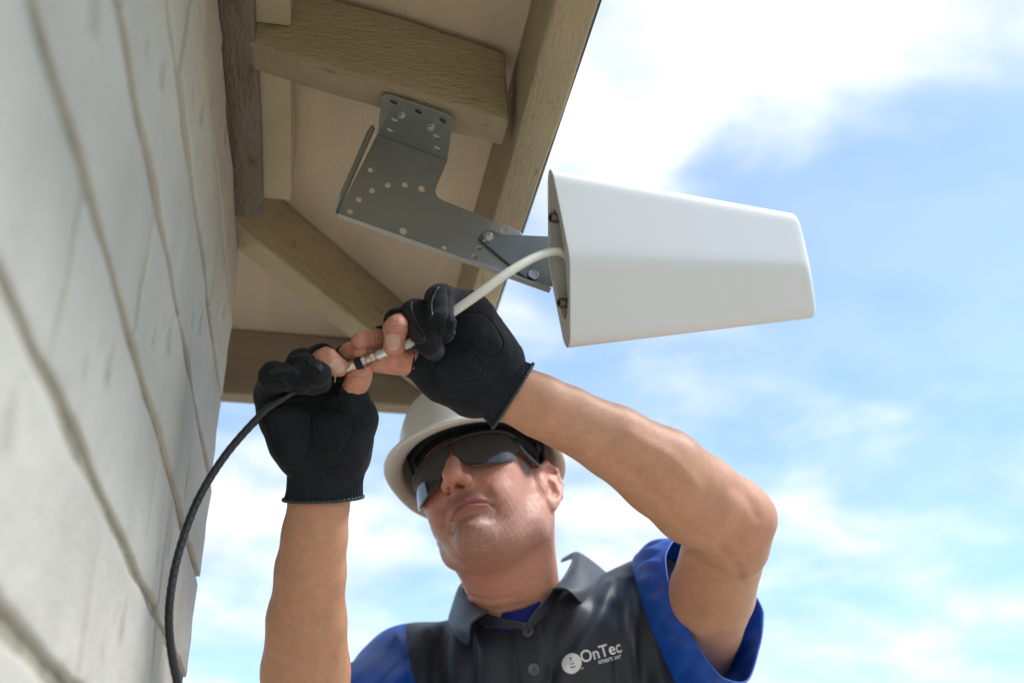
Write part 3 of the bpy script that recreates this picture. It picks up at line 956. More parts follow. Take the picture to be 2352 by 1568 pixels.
def limb(a, b, ra, rb, flat=None, k=.03): return Cap(a, b, ra, rb, k=k, flat=flat)
def arm_prims():
    P = []
    # forearm A (photograph's left): oval wrist, fuller towards the elbow
    A = [(742, 1095, 1.172, .0230), (737, 1130, 1.171, .0265), (733, 1150, 1.169, .0312), (722, 1230, 1.172, .0340), (712, 1310, 1.182, .0368), (704, 1420, 1.200, .0420), (702, 1540, 1.225, .0478), (706, 1640, 1.26, .0490), (710, 1750, 1.31, .0445)]
    for p, q in zip(A[:-1], A[1:]):
        P.append(Cap(U(*p[:3]), U(*q[:3]), p[3], q[3], k=.006, flat=(_F, .80)))
    P += [Cap(U(757, 1175, 1.153), U(750, 1280, 1.158), .006, .004, k=.014), Cap(U(728, 1170, 1.150), U(728, 1250, 1.155), .0042, .003, k=.012)]
    P += [Cap(EL_A, SH_A, .044, .046, k=.03)]
    # forearm B
    B = [(1135, 872, 1.168, .0240), (1165, 894, 1.168, .0265), (1187, 908, 1.168, .0300), (1240, 932, 1.170, .0325), (1298, 958, 1.178, .0330), (1412, 1016, 1.195, .0390), (1520, 1084, 1.215, .0478), (1600, 1148, 1.240, .0505), (1678, 1192, 1.270, .0470)]
    for p, q in zip(B[:-1], B[1:]):
        P.append(Cap(U(*p[:3]), U(*q[:3]), p[3], q[3], k=.006, flat=(_F, .82)))
    P += [Cap(U(1262, 972, 1.157), U(1350, 1016, 1.164), .006, .005, k=.014), Cap(U(1256, 944, 1.156), U(1330, 972, 1.163), .004, .003, k=.012),]
    P += [Cap(EL_B, EL_B * .5 + SH_B * .5, .0455, .0530, k=.010), Cap(EL_B * .5 + SH_B * .5, SH_B, .0530, .050, k=.008),
          Ell(U(1742, 1190, 1.262), (.014, .015, .014), k=.022),
          Ell(U(1705, 1265, 1.285), (.020, .020, .020), k=.030)]
    return P
def torso_prims():
    c = NECK - np.array([0, 0, .17]) + _F * .02
    hips = np.array([NECK[0] + .05, NECK[1] + .03, 0.96])
    fwd = unit(np.array([-.25, -1, 0])); side = np.array([-fwd[1], fwd[0], 0]) * -1
    Rt = np.array([side, fwd, [0, 0, 1.0]])
    P = [Ell(NECK + np.array([0, .02, -.20]), (.165, .105, .22), Rt, k=.05),
         Ell((NECK + hips) / 2 + np.array([0, .01, -.08]), (.150, .105, .22), Rt, k=.06),
         Ell(hips + np.array([0, 0, .02]), (.165, .115, .12), Rt, k=.06),
         Cap(NECK + np.array([0, .01, -.03]), SH_A, .050, .044, k=.05), Cap(NECK + np.array([0, .01, -.03]), SHS_B, .055, .055, k=.05)]
    return P, hips, fwd, side
TORSO, HIPS, FWD, SIDE = torso_prims()
head_p = head_prims(); body_prims = arm_prims() + TORSO
# ================================================================== HARD HAT, SUNGLASSES
M_hat = material('white_hat_plastic', (0.80, 0.78, 0.73), 0.34, var=0.03, var_scale=15, spec=0.5)
M_band = material('black_sweatband', (0.010, 0.012, 0.018), 0.85, var=0.2, var_scale=60, bump=0.3, bump_scale=700)
M_lens = material('mirror_black_lens', (0.010, 0.011, 0.013), 0.05, var=0.0, spec=0.7, coat=0.4)
M_frame = material('black_frame', (0.012, 0.013, 0.015), 0.30, var=0.0)
M_temple = material('silver_temple', (0.30, 0.33, 0.40), 0.3, metal=0.6, var=0.05)
M_hair = material('dark_hair', (0.030, 0.020, 0.014), 0.7, var=0.3, var_scale=200, bump=0.8, bump_scale=900, stretch=(1, 1, 1))
person = thing('person', 'man in grey and blue polo shirt, hard hat and black gloves joining two cables', 'person', (HIPS[0], HIPS[1], 0))

hat = thing('hard_hat', 'white hard hat on the man\'s tilted head below the far eave', 'hard hat', hw(0, 0, .045))
HT = rad(-3)                                   # the hat sits tipped on the head
def hat_pt(x, y, z):
    y2 = y * math.cos(HT) - z * math.sin(HT); z2 = y * math.sin(HT) + z * math.cos(HT)
    return hw(x, y2 - .004, z2 + .040)
def hat_rings(off=0.0):
    N = 96; R = []
    prof = [(0.0, 1.0), (.12, .997), (.27, .980), (.42, .945), (.56, .89), (.69, .80), (.80, .68), (.88, .55), (.94, .41), (.975, .27), (.995, .12), (1.0, 0.0)]
    for rr, zz_ in prof:
        ring = []
        for k in range(N):
            th = 2 * math.pi * k / N; c, s = math.cos(th), math.sin(th)
            a, b_ = .107 + off, .131 + off
            x, y = a * rr * s, b_ * rr * c
            z = (.128 + off) * zz_
            rib = math.exp(-((x) / .020) ** 2) - 0.55 * math.exp(-((abs(x) - .034) / .010) ** 2)
            z += .0055 * rib * (1 - rr ** 6) * (1 if zz_ > .05 else 0)
            ring.append(hat_pt(x, y, z))
        R.append(ring)
    for t, dz in ((.15, -.003), (.5, -.0075), (.85, -.0115), (1.0, -.013)):     # brim
        ring = []
        for k in range(N):
            th = 2 * math.pi * k / N; c, s = math.cos(th), math.sin(th)
            w = .009 + .043 * max(0, c) ** 2.2
            a, b_ = .107 + off + w * t * 0.9, .131 + off + w * t
            drop = dz * (1 + 1.2 * max(0, c) ** 3)
            ring.append(hat_pt(a * s, b_ * c, drop))
        R.append(ring)
    return R
V, Fc = loft(hat_rings()); Fc = Fc[96:]
V2 = V[96:]; Fc = [tuple(i - 96 for i in f) for f in Fc]
topc = len(V2); V2.append(hat_pt(0, 0, .1335))
Fc += [(topc, k, (k + 1) % 96) for k in range(96)]
shell_h = make('shell', V2, Fc, M_hat, hat, smooth=True)
so = shell_h.modifiers.new('thickness', 'SOLIDIFY'); so.thickness = 0.0032; so.offset = -1
# rolled edge of the brim
edge = [hat_pt((.107 + (.009 + .043 * max(0, math.cos(t)) ** 2.2) * .9) * math.sin(t), (.131 + .009 + .043 * max(0, math.cos(t)) ** 2.2) * math.cos(t), -.0135 * (1 + 1.2 * max(0, math.cos(t)) ** 3)) for t in np.linspace(0, 2 * math.pi, 97)]
v, f = sweep(edge, .0024, 10, False); make('brim_edge', v, f, M_hat, hat, smooth=True)
# suspension band
def band(name, z0, z1, a0, b0, a1, b1, mat, parent, th=.0025, arc=(0, 2 * math.pi), n=80):
    R = []
    for (z, a, b_) in ((z0, a0, b0), (z0 + .3 * (z1 - z0), a0 + .2 * (a1 - a0) + .0008, b0 + .2 * (b1 - b0) + .0008), (z1, a1, b1)):
        R.append([hat_pt(a * math.sin(t), b_ * math.cos(t), z) for t in np.linspace(*arc, n)])
    V, Fc = loft(R, close=False)
    o = make(name, V, Fc, mat, parent, smooth=True)
    s_ = o.modifiers.new('thickness', 'SOLIDIFY'); s_.thickness = th; s_.offset = 0
    return o
band('headband', -.010, .034, .0800, .0995, .084, .104, M_band, hat)
band('liner', .004, .030, .090, .109, .094, .112, M_band, hat)

# sunglasses
glasses = thing('sunglasses', 'black wraparound sunglasses on the man\'s face under the hat brim', 'sunglasses', hw(0, .1, 0))
def lens_pt(ph, z, off=0.0):
    a, b_ = .0745 + off, .058 + off
    xx = a * math.sin(ph); z = z - .003 + .150 * xx
    return hw(xx, .050 + b_ * math.cos(ph) - .10 * max(0, -z) * .35, z)
def lens(sgn):
    phs = np.linspace(rad(1.5), rad(84), 34); R = []
    for ph in phs:
        t = (ph - phs[0]) / (phs[-1] - phs[0])
        top = .0215 - .004 * t - .010 * max(0, (t - .86) / .14) ** 2
        bot = -.0235 * math.sin(math.pi * min(1, (t * .92 + .18))) ** .75 * 1.12 + .004
        bot = -.006 - .026 * (math.sin(math.pi * (t * .80 + .12)) ** .8)
        if t > .9: bot += (t - .9) / .1 * .012
        if t < .20: bot += (.20 - t) / .20 * .016
        R.append([lens_pt(sgn * ph, top + (bot - top) * q) for q in np.linspace(0, 1, 12)])
    V, Fc = loft(R, close=False)
    o = make('lens', V, Fc, M_lens, glasses, smooth=True)
    s_ = o.modifiers.new('thickness', 'SOLIDIFY'); s_.thickness = .0022; s_.offset = 0
    return o
lens(1); lens(-1)
tube('brow_bar', [lens_pt(p, .0215 - .004 * abs(p) / 1.4, .0006) for p in np.linspace(rad(-84), rad(84), 15)], .0030, M_frame, glasses, n=4)

for s in (-1, 1):
    pts = [lens_pt(s * rad(83), .014, .001), hw(s * .0775, .030, .0135), hw(s * .0815, -.005, .0125), hw(s * .084, -.035, .008)]
    path = catmull(pts, 8); R = []
    for p in path:
        R.append([p + HZ * a + HX * s * b_ for a, b_ in ((.0045, -.0014), (.0045, .0014), (-.0045, .0014), (-.0045, -.0014))])
    V, Fc = loft(R, True, True); t_ = make('temple', V, Fc, M_frame, glasses)
    bevel_mesh(t_, .0008, 1)
    R = [[p + HZ * a + HX * s * b_ for a, b_ in ((.0016, .0014), (.0016, .0019), (-.0022, .0019), (-.0022, .0014))] for p in path[3:-4]]
    V, Fc = loft(R, True, True); make('temple_stripe', V, Fc, M_temple, t_)
# hair: short, dark, below the hat
hair_prims = []
for s in (-1, 1):
    hair_prims += [Cap(hw(s * .0770, .012, .034), hw(s * .0745, .011, -.014), .0065, .0035, k=.005), ]
hair_prims += [Ell(hw(0, -.020, .030), (.0795, .0935, .072), HM, k=.01), Cap(hw(.045, -.075, -.02), hw(.040, -.078, -.062), .022, .014, k=.02), Cap(hw(-.045, -.075, -.02), hw(-.040, -.078, -.062), .022, .014, k=.02),
               Half(hw(0, .030, 0), -HY, k=.004), ]
V, Fc = sculpt(hair_prims, 0.003)
link('hair', quad_mesh('hair', V, Fc), M_hair, person)
# ================================================================== GLOVES, FINGERS
M_glove = material('black_glove_suede', (0.0175, 0.0190, 0.0235), 0.86, var=0.25, var_scale=70, bump=0.9, bump_scale=420, bump_dist=0.0012, sheen=0.10, spec=0.15, dark=(0.10, 0.10, 0.105), dark_scale=520, dark_amt=-0.10)
M_knit = material('black_knit_cuff', (0.018, 0.021, 0.029), 0.9, var=0.2, var_scale=90, bump=0.5, bump_scale=1300, bump_dist=0.0008, sheen=0.15, spec=0.25)
M_piping = material('dark_teal_piping', (0.022, 0.034, 0.040), 0.42, var=0.1)
M_rubber = material('black_rubber_guard', (0.015, 0.017, 0.019), 0.5, var=0.15, var_scale=80, spec=0.45)
M_thread = material('thread', (0.55, 0.5, 0.3), 0.6)
from mathutils.bvhtree import BVHTree
def to_px(P):
    q = np.asarray(P) - _C; z = q @ _F
    return np.stack([1176 + FPX * (q @ _R) / z, 784 - FPX * (q @ _U) / z], -1)
def poly_sd(p, poly):
    """signed distance to a polygon (negative inside), in the polygon's own 2D units"""
    poly = np.asarray(poly, float); d = np.full(len(p), 1e9); ins = np.zeros(len(p), bool)
    for i in range(len(poly)):
        a, b = poly[i - 1], poly[i]; e = b - a; w = p - a
        t = np.clip((w @ e) / (e @ e), 0, 1); d = np.minimum(d, np.linalg.norm(w - t[:, None] * e, axis=1))
        c = ((a[1] > p[:, 1]) != (b[1] > p[:, 1])) & (p[:, 0] < (b[0] - a[0]) * (p[:, 1] - a[1]) / (b[1] - a[1] + 1e-9) + a[0])
        ins ^= c
    return np.where(ins, -d, d)
def smooth_poly(pts, n=6):
    P = np.array(list(pts) + [pts[0]], float); m = len(pts); out = []
    Q = np.array([pts[-1]] + list(pts) + [pts[0], pts[1]], float)
    for i in range(1, m + 1):
        for t in np.linspace(0, 1, n, endpoint=False):
            a, b, c, d = Q[i - 1], Q[i], Q[i + 1], Q[i + 2]
            out.append(0.5 * ((2 * b) + (c - a) * t + (2 * a - 5 * b + 4 * c - d) * t * t + (3 * b - a - 3 * c + d) * t ** 3))
    return np.array(out)
def sstep(x, a, b):
    t = np.clip((x - a) / (b - a), 0, 1); return t * t * (3 - 2 * t)
def ch(rows, k=.006):
    """finger: rows of (px, py, depth, radius)"""
    return chain([U(*r[:3]) for r in rows], [r[3] for r in rows], k=k)
class Surface:
    def __init__(s, V, Fc): s.t = BVHTree.FromPolygons([tuple(v) for v in V], [tuple(int(i) for i in f) for f in Fc])
    def at(s, px, py, off=0.0):
        d = Vector(unit(ray(px, py))); h = s.t.ray_cast(Vector(_C), d)
        if h[0] is None: return None
        n = h[1] if h[1].dot(d) < 0 else -h[1]
        return np.array(h[0]) + np.array(n) * off
def build_glove(label, prims, pads, grooves, guards, pipings, cuff_near, cuff_far, tab, wrist_thick, ribs_n, guard_cuts):
    g = bpy.data.objects.new('glove', None); COL.objects.link(g)
    g.parent = person; g.location = Vector((0, 0, 0)) ; g['label'] = label
    g.location = (0, 0, 0)
    V, Fc = sculpt(prims, 0.0012)
    V = relax(V, Fc, 2, 0.5); N = vnormals(V, Fc)
    px = to_px(V); face = sstep(-(N @ _F), 0.05, 0.35)
    mm = 1.16 / FPX                                   # metres per photograph pixel here
    disp = np.zeros(len(V))
    for pd in pads:
        sd = poly_sd(px, smooth_poly(pd)) * mm
        disp += face * (0.0021 * sstep(-sd, -0.0004, 0.0022) - 0.0013 * np.exp(-((sd - 0.0006) / 0.0009) ** 2))
        st = np.exp(-((sd + 0.0034) / 0.0005) ** 2)   # stitch line inside the edge
        disp -= face * 0.0006 * st * (0.5 + 0.5 * np.sin(px[:, 0] * 1.3 + px[:, 1] * 1.7))
    for gr, dep, wid in grooves:
        q = catmull([(a, b) for a, b in gr], 6)
        dd = np.min([np.linalg.norm(px - 0, axis=1) * 0 + seg_dist(px, q[i], q[i + 1]) for i in range(len(q) - 1)], axis=0) * mm
        disp -= face * dep * np.exp(-(dd / wid) ** 2)
    wr = Waves(21, 240, 2)
    fold = Waves(22, 110, 2)
    disp += 0.00028 * wr(V) + 0.0006 * fold(V)
    for gd in guards:
        sd = poly_sd(px, smooth_poly(gd)) * mm
        disp += face * 0.0012 * sstep(-sd, -0.0003, 0.0010)
    V = V + N * disp[:, None]
    o = link('hand_shell', quad_mesh('hand_shell', V, Fc), M_glove, g)
    S = Surface(V, Fc)
    o.data.materials.append(M_rubber)
    if guards:
        mid = to_px(V[Fc].mean(1)); nf = np.einsum('ij,j->i', N[Fc].mean(1), -_F) > 0.0
        idx = np.zeros(len(Fc), np.int32)
        for gd in guards: idx |= ((poly_sd(mid, smooth_poly(gd)) < 0) & nf).astype(np.int32)
        o.data.polygons.foreach_set('material_index', idx)
    for line in pipings:
        pts = [S.at(x, y, 0.0006) for x, y in catmull(line, 5)]
        pts = [p for p in pts if p is not None]
        if len(pts) > 3:
            P = np.array(pts)
            for _ in range(2): P[1:-1] = (P[:-2] + 2 * P[1:-1] + P[2:]) / 4
            v, f = sweep(P, 0.00095, 8); make('piping', v, f, M_piping, g, smooth=True)
    # knitted cuff: an open sleeve with ribs round the wrist
    (n0, n1), (f0, f1) = cuff_near, cuff_far
    a0, a1 = U(*n0), U(*n1); b0, b1 = U(*f0), U(*f1)
    R = []; M = 144; K = 26
    tabp = smooth_poly(tab, 4)
    for i in range(K):
        t = i / (K - 1)
        l, r = a0 + (b0 - a0) * t, a1 + (b1 - a1) * t
        c = (l + r) / 2; ex = (r - l) / 2
        dn = unit(np.cross(ex, (b0 + b1 - a0 - a1)))
        thick = wrist_thick * (1 - 0.06 * math.sin(math.pi * t))
        th = np.arange(M) * 2 * math.pi / M
        e = 1 - 0.05 * math.sin(math.pi * t)
        cs, sn = np.cos(th)[:, None], np.sin(th)[:, None]
        p = c + ex * cs * e + dn * sn * thick
        out_ = ex * cs / (ex @ ex) + dn * sn / thick ** 2
        out_ /= np.linalg.norm(out_, axis=1)[:, None]
        sd = poly_sd(to_px(p), tabp); facing = -(out_ @ _F) > 0.15
        rib = 0.0009 * np.sin(ribs_n * th)
        rib = np.where(facing & (sd < 0), 0.0011, np.where(facing & (sd < 3), -0.0004, rib))
        ring = list(p + out_ * (rib + 0.0006 * np.sin(3.1 * th * 0 + 3 * th + 9 * t))[:, None])
        R.append(ring)
    v, f = loft(R); cu = make('cuff', v, f, M_knit, g, smooth=True)
    s_ = cu.modifiers.new('thickness', 'SOLIDIFY'); s_.thickness = 0.0026; s_.offset = -1
    v, f = sweep(np.array(R[0] + [R[0][0], R[0][1]]), 0.0019, 10, False)
    make('cuff_binding', v, f, M_piping, g, smooth=True)
    return g, S

# ---- photograph's left hand (the man's right)
A_glove = [Cap(U(752, 1040, 1.166), U(752, 1052, 1.166), .034, .034, k=.02, flat=(_F, .66))]
for (x, y, d, r) in ((628, 905, 1.172, .0195), (672, 888, 1.178, .0200), (720, 880, 1.184, .0200), (768, 890, 1.184, .0210)):
    A_glove.append(Cap(U(748 + (x - 700) * .50, 1040, 1.168), U(x, y, d), .0220, r, k=.020))
A_glove += [Cap(U(700, 1042, 1.162), U(642, 945, 1.156), .0215, .0195, k=.022),
            Cap(U(668, 1015, 1.150), U(648, 965, 1.150), .0175, .0165, k=.020),
            Cap(U(792, 1036, 1.158), U(820, 962, 1.150), .0235, .0195, k=.022),
            Cap(U(775, 1010, 1.143), U(770, 985, 1.143), .0170, .0150, k=.020),
            Cap(U(820, 962, 1.150), U(813, 908, 1.139), .0185, .0150, k=.012)]
A_glove += ch([(626, 905, 1.172, .0185), (630, 864, 1.130, .0150), (690, 871, 1.100, .0126), (716, 884, 1.114, .0108)], .005)
A_glove += ch([(674, 882, 1.178, .0180), (690, 834, 1.124, .0142), (730, 856, 1.094, .0122), (736, 876, 1.112, .0108)], .0035)
A_glove += ch([(720, 872, 1.184, .0175), (731, 822, 1.140, .0132), (739, 818, 1.130, .0124)], .004)
A_glove += ch([(768, 885, 1.184, .0180), (780, 832, 1.156, .0125), (789, 820, 1.149, .0114)], .005)
A_bare = ch([(722, 872, 1.184, .010), (728, 826, 1.136, .0100), (750, 824, 1.102, .0103), (775, 843, 1.110, .0100)], .006)
A_bare += [Ell(U(770, 838, 1.1035), (.0068, .0078, .0030), np.array([unit(U(790, 858, 1.1) - U(770, 838, 1.1)), unit(U(785, 825, 1.1) - U(770, 838, 1.1)), unit(-_F)]), k=.0012)][:0]
A_bare += ch([(772, 885, 1.186, .010), (786, 822, 1.150, .0092), (804, 811, 1.139, .0092), (830, 813, 1.128, .0086)], .006)
A_bare += ch([(818, 965, 1.150, .010), (812, 898, 1.138, .0112), (824, 868, 1.131, .0105), (849, 839, 1.126, .0062)], .008)
A_bare += [Ell(U(820, 875, 1.128), (.0095, .012, .007), None, k=.008)]
# ---- photograph's right hand (the man's left)
B_glove = [Cap(U(1105, 862, 1.166), U(1114, 867, 1.166), .034, .034, k=.02, flat=(_F, .66))]
for (x, y, d, r, wx, wy) in ((1080, 712, 1.175, .0190, 1138, 828), (1050, 738, 1.180, .0200, 1128, 842), (1015, 768, 1.184, .0200, 1112, 860), (985, 805, 1.184, .0205, 1098, 876)):
    B_glove.append(Cap(U(wx, wy, 1.168), U(x, y, d), .0220, r, k=.020))
B_glove += [Cap(U(1138, 824, 1.164), U(1095, 735, 1.158), .0210, .0190, k=.022),
            Cap(U(1118, 795, 1.150), U(1075, 752, 1.150), .0175, .0160, k=.020),
            Cap(U(1085, 895, 1.160), U(1012, 870, 1.150), .0240, .0210, k=.022),
            Cap(U(1062, 848, 1.145), U(1035, 842, 1.145), .0170, .0150, k=.020),
            Cap(U(1012, 870, 1.150), U(955, 838, 1.139), .0195, .0160, k=.012)]
B_glove += ch([(1080, 712, 1.175, .0180), (1012, 686, 1.130, .0145), (1014, 738, 1.098, .0120), (1022, 762, 1.112, .0106)], .005)
B_glove += ch([(1050, 738, 1.180, .0180), (952, 720, 1.130, .0140), (984, 788, 1.094, .0120), (994, 803, 1.110, .0106)], .0035)
B_glove += ch([(1015, 768, 1.184, .0175), (925, 737, 1.144, .0136), (914, 734, 1.136, .0128)], .004)
B_glove += ch([(985, 805, 1.184, .0180), (893, 777, 1.158, .0122), (882, 772, 1.152, .0114)], .005)
B_bare = ch([(1000, 765, 1.184, .010), (922, 738, 1.138, .0108), (909, 752, 1.106, .0110), (905, 796, 1.112, .0106)], .006)
B_bare += ch([(970, 800, 1.184, .010), (884, 778, 1.150, .0098), (862, 780, 1.138, .0098), (826, 783, 1.126, .0090)], .006)
B_bare += ch([(1000, 865, 1.150, .011), (943, 832, 1.137, .0125), (905, 829, 1.130, .0118), (866, 838, 1.123, .0074)], .008)
def nail_mask(V, c, ax, wid, N):
    """1 on the nail plate: c centre, ax towards the fingertip, wid = (half length, half width)"""
    q = V - c; a = unit(ax); s = unit(np.cross(a, -_F)); n = np.cross(s, a)
    u, w = q @ a, q @ s
    r = (np.abs(u / wid[0]) ** 2.6 + np.abs(w / wid[1]) ** 2.6)
    return sstep(1.12 - r, 0.0, 0.18) * (N @ -_F > 0.15) * (np.linalg.norm(q, axis=1) < 0.02)
CREASES = [[(884, 750), (908, 747), (932, 752)], [(886, 757), (908, 755), (930, 759)], [(888, 763), (926, 764)], [(742, 812), (750, 822), (750, 838)], [(748, 810), (757, 822), (755, 836)], [(866, 764), (863, 780), (868, 796)], [(871, 765), (869, 795)],
           [(912, 814), (917, 830), (914, 845)], [(919, 816), (923, 842)], [(806, 870), (820, 876), (838, 872)], [(806, 864), (836, 866)], [(808, 803), (805, 820)]]
def finger_piece(prims, nails):
    V, Fc = sculpt(prims, 0.0010); V = relax(V, Fc, 1, 0.5); N = vnormals(V, Fc)
    g = Waves(31, 500, 2); g2 = Waves(32, 150, 2)
    col = np.tile(np.array([0.60, 0.265, 0.185]), (len(V), 1)) * (1 + .04 * g(V) + .05 * g2(V))[:, None]
    disp = np.zeros(len(V))
    for c, tip, wid, pale in nails:
        m = nail_mask(V, c, tip - c, wid, N)
        disp -= 0.00045 * m
        q = V - c; a = unit(tip - c); s = unit(np.cross(a, -_F)); u, w = q @ a, q @ s
        r = np.abs(u / wid[0]) ** 2.6 + np.abs(w / wid[1]) ** 2.6
        near = (np.linalg.norm(q, axis=1) < 0.02) * (N @ -_F > 0.0)
        rim = np.exp(-((r - 1.35) / 0.35) ** 2) * near
        disp += 0.0004 * rim
        col = mixc3(col, np.array([0.50, 0.20, 0.145]), np.clip(rim, 0, 1) * 0.45)
        col = mixc3(col, np.array([0.60, 0.40, 0.33]), m * 0.85)
        edge = m * sstep(u, wid[0] * .62, wid[0] * .9)
        col = mixc3(col, np.array([0.72, 0.60, 0.50]), edge * pale)
        red = np.exp(-(np.linalg.norm(V - (c + (tip - c) * 1.5), axis=1) / .009) ** 2)
        col = mixc3(col, np.array([0.58, 0.215, 0.15]), red * 0.5)
    pxf = to_px(V); fcf = sstep(-(N @ _F), 0.05, 0.4)
    for ln in CREASES:
        dd = np.min([seg_dist(pxf, np.array(ln[i], float), np.array(ln[i + 1], float)) for i in range(len(ln) - 1)], axis=0) * 1.13 / FPX
        cr = np.exp(-(dd / .0007) ** 2) * fcf
        disp -= .0007 * cr; col = mixc3(col, np.array([0.42, 0.17, 0.12]), cr * .5)
    disp += .00018 * Waves(33, 900, 2)(V) + .0004 * Waves(34, 260, 2)(V)
    V = V + N * disp[:, None]
    return V, Fc, np.clip(col, .01, 1)
nails_A = [(U(770, 838, 1.10), U(786, 853, 1.108), (.0080, .0070), .4)]
nails_B = [(U(903, 784, 1.10), U(905, 806, 1.105), (.0085, .0068), .8)]
fingA = finger_piece(A_bare, nails_A); fingB = finger_piece(B_bare, nails_B)
zp = lambda L: [(551.2 + .3593 * x, 624.7 + .3593 * y) for x, y in L]
gloveA, SA = build_glove('black fingerless work glove with its cuff at the bottom', A_glove,
    [zp([(170, 880), (400, 872), (462, 960), (432, 1130), (372, 1200), (270, 1190)]), zp([(460, 930), (560, 885), (690, 925), (715, 1010), (640, 1150), (560, 1200), (490, 1130)])],
    [(zp([(205, 868), (330, 832), (440, 832), (545, 885)]), .0016, .0014), (zp([(620, 830), (700, 900), (800, 990)]), .0014, .0014), (zp([(600, 700), (640, 820), (690, 900)]), .0012, .0014),
     (zp([(300, 1265), (500, 1262), (640, 1230), (760, 1235)]), .0010, .0014), (zp([(150, 700), (230, 690), (330, 745), (420, 750)]), .0012, .0016), (zp([(430, 560), (440, 640), (480, 700)]), .0012, .0014), (zp([(250, 585), (270, 610)]), .0014, .0007), (zp([(285, 580), (300, 605)]), .0014, .0007), (zp([(320, 585), (335, 612)]), .0014, .0007), (zp([(215, 600), (235, 622)]), .0014, .0007)],
    [zp([(180, 640), (260, 590), (340, 600), (390, 650), (300, 640), (220, 650)]), zp([(350, 530), (440, 510), (500, 560), (530, 620), (480, 610), (420, 560)])],
    [zp([(330, 545), (420, 530), (480, 580), (520, 640)]), zp([(200, 600), (290, 590), (370, 640)])],
    ((652, 1146, 1.166), (833, 1140, 1.166)), ((658, 1078, 1.166), (845, 1068, 1.166)), zp([(540, 1250), (700, 1235), (690, 1385), (535, 1385)]), .0290, 48, [])
gloveB, SB = build_glove('black fingerless work glove with the white cable across it', B_glove,
    [zp([(1340, 380), (1375, 290), (1560, 275), (1668, 430), (1640, 520), (1560, 520), (1450, 440)]), zp([(1235, 640), (1300, 545), (1450, 515), (1540, 590), (1520, 670), (1370, 702), (1285, 690)])],
    [(zp([(1190, 580), (1240, 700), (1300, 790), (1400, 800)]), .0014, .0014), (zp([(1330, 120), (1335, 250), (1310, 380)]), .0016, .0016), (zp([(1500, 800), (1620, 690), (1700, 560)]), .0012, .0014),
     (zp([(1100, 600), (1180, 720), (1240, 780)]), .0010, .0013), (zp([(1045, 260), (1090, 285)]), .0014, .0007), (zp([(1050, 300), (1105, 330)]), .0014, .0007), (zp([(1060, 225), (1092, 240)]), .0014, .0007), (zp([(1180, 190), (1225, 205)]), .0014, .0007), (zp([(1185, 160), (1228, 175)]), .0014, .0007), (zp([(1180, 225), (1222, 240)]), .0014, .0007), (zp([(1210, 300), (1260, 380), (1270, 470)]), .0014, .0014)],
    [zp([(1060, 210), (1095, 230), (1120, 330), (1170, 420), (1130, 440), (1075, 380), (1050, 290)]), zp([(1190, 140), (1230, 120), (1215, 210), (1220, 280), (1190, 270), (1170, 190)])],
    [zp([(1098, 192), (1096, 245), (1135, 335), (1182, 410), (1170, 448), (1130, 452), (1085, 420)]), zp([(1270, 98), (1240, 150), (1226, 215), (1232, 280), (1212, 302)])],
    ((1224, 836, 1.166), (1132, 981, 1.166)), ((1172, 806, 1.166), (1082, 946, 1.166)), zp([(1540, 705), (1745, 742), (1690, 868), (1510, 805)]), .0290, 48, [])

def rim(c, d, r, parent, w=.0013):
    c = U(*c); ax = unit(d); a = unit(np.cross(ax, [0.3, 0.5, 1.0])); b_ = np.cross(ax, a)
    P = np.array([c + (a * math.cos(t) + b_ * math.sin(t)) * r for t in np.linspace(0, 2 * math.pi, 40)] )
    v, f = sweep(np.vstack([P, P[1:2]]), w, 8, False); make('finger_rim', v, f, M_glove, parent, smooth=True)
rim((812, 893, 1.1365), U(824, 868, 1.131) - U(813, 905, 1.139), .0122, gloveA)
rim((741, 818, 1.122), U(750, 824, 1.102) - U(731, 822, 1.140), .0112, gloveA, .0022)
rim((794, 816, 1.1455), U(804, 811, 1.139) - U(780, 832, 1.156), .0098, gloveA, .0020)
rim((940, 832, 1.136), U(905, 829, 1.130) - U(955, 838, 1.139), .0132, gloveB)
rim((912, 738, 1.126), U(909, 752, 1.106) - U(922, 738, 1.140), .0116, gloveB, .0022)
rim((875, 775, 1.146), U(862, 780, 1.138) - U(893, 777, 1.158), .0104, gloveB, .0020)
# ================================================================== SHIRT, TROUSERS
M_grey = material('charcoal_polo', (0.019, 0.026, 0.040), 0.50, var=0.10, var_scale=40, bump=0.25, bump_scale=1500, bump_dist=0.0006, sheen=0.10)
M_blue = material('royal_blue_sleeve', (0.002, 0.070, 0.42), 0.50, var=0.10, var_scale=30, bump=0.2, bump_scale=1500, bump_dist=0.0006, sheen=0.0)
M_navy = material('blue_undershirt', (0.004, 0.02, 0.22), 0.8, var=0.1, bump=0.3, bump_scale=900)
M_button = material('grey_button', (0.11, 0.12, 0.15), 0.35, var=0.1)
M_print = material('white_embroidery', (0.80, 0.80, 0.83), 0.6, var=0.06, var_scale=300, bump=0.4, bump_scale=1500)
M_printblue = material('blue_embroidery', (0.010, 0.05, 0.22), 0.6)
M_jeans = material('dark_jeans', (0.03, 0.045, 0.085), 0.8, var=0.2, var_scale=30)
M_boot = material('brown_boot', (0.10, 0.06, 0.035), 0.6, var=0.2, var_scale=30)
shirt = bpy.data.objects.new('polo_shirt', None); COL.objects.link(shirt); shirt.parent = person
shirt['label'] = 'charcoal polo shirt with royal blue sleeves and a white chest logo'
Rt = np.array([SIDE, FWD, [0, 0, 1.0]])
CH = NECK + np.array([0, .02, -.20])
TUBE_A = (SH_A + np.array([0, 0, -.005]), EL_A)
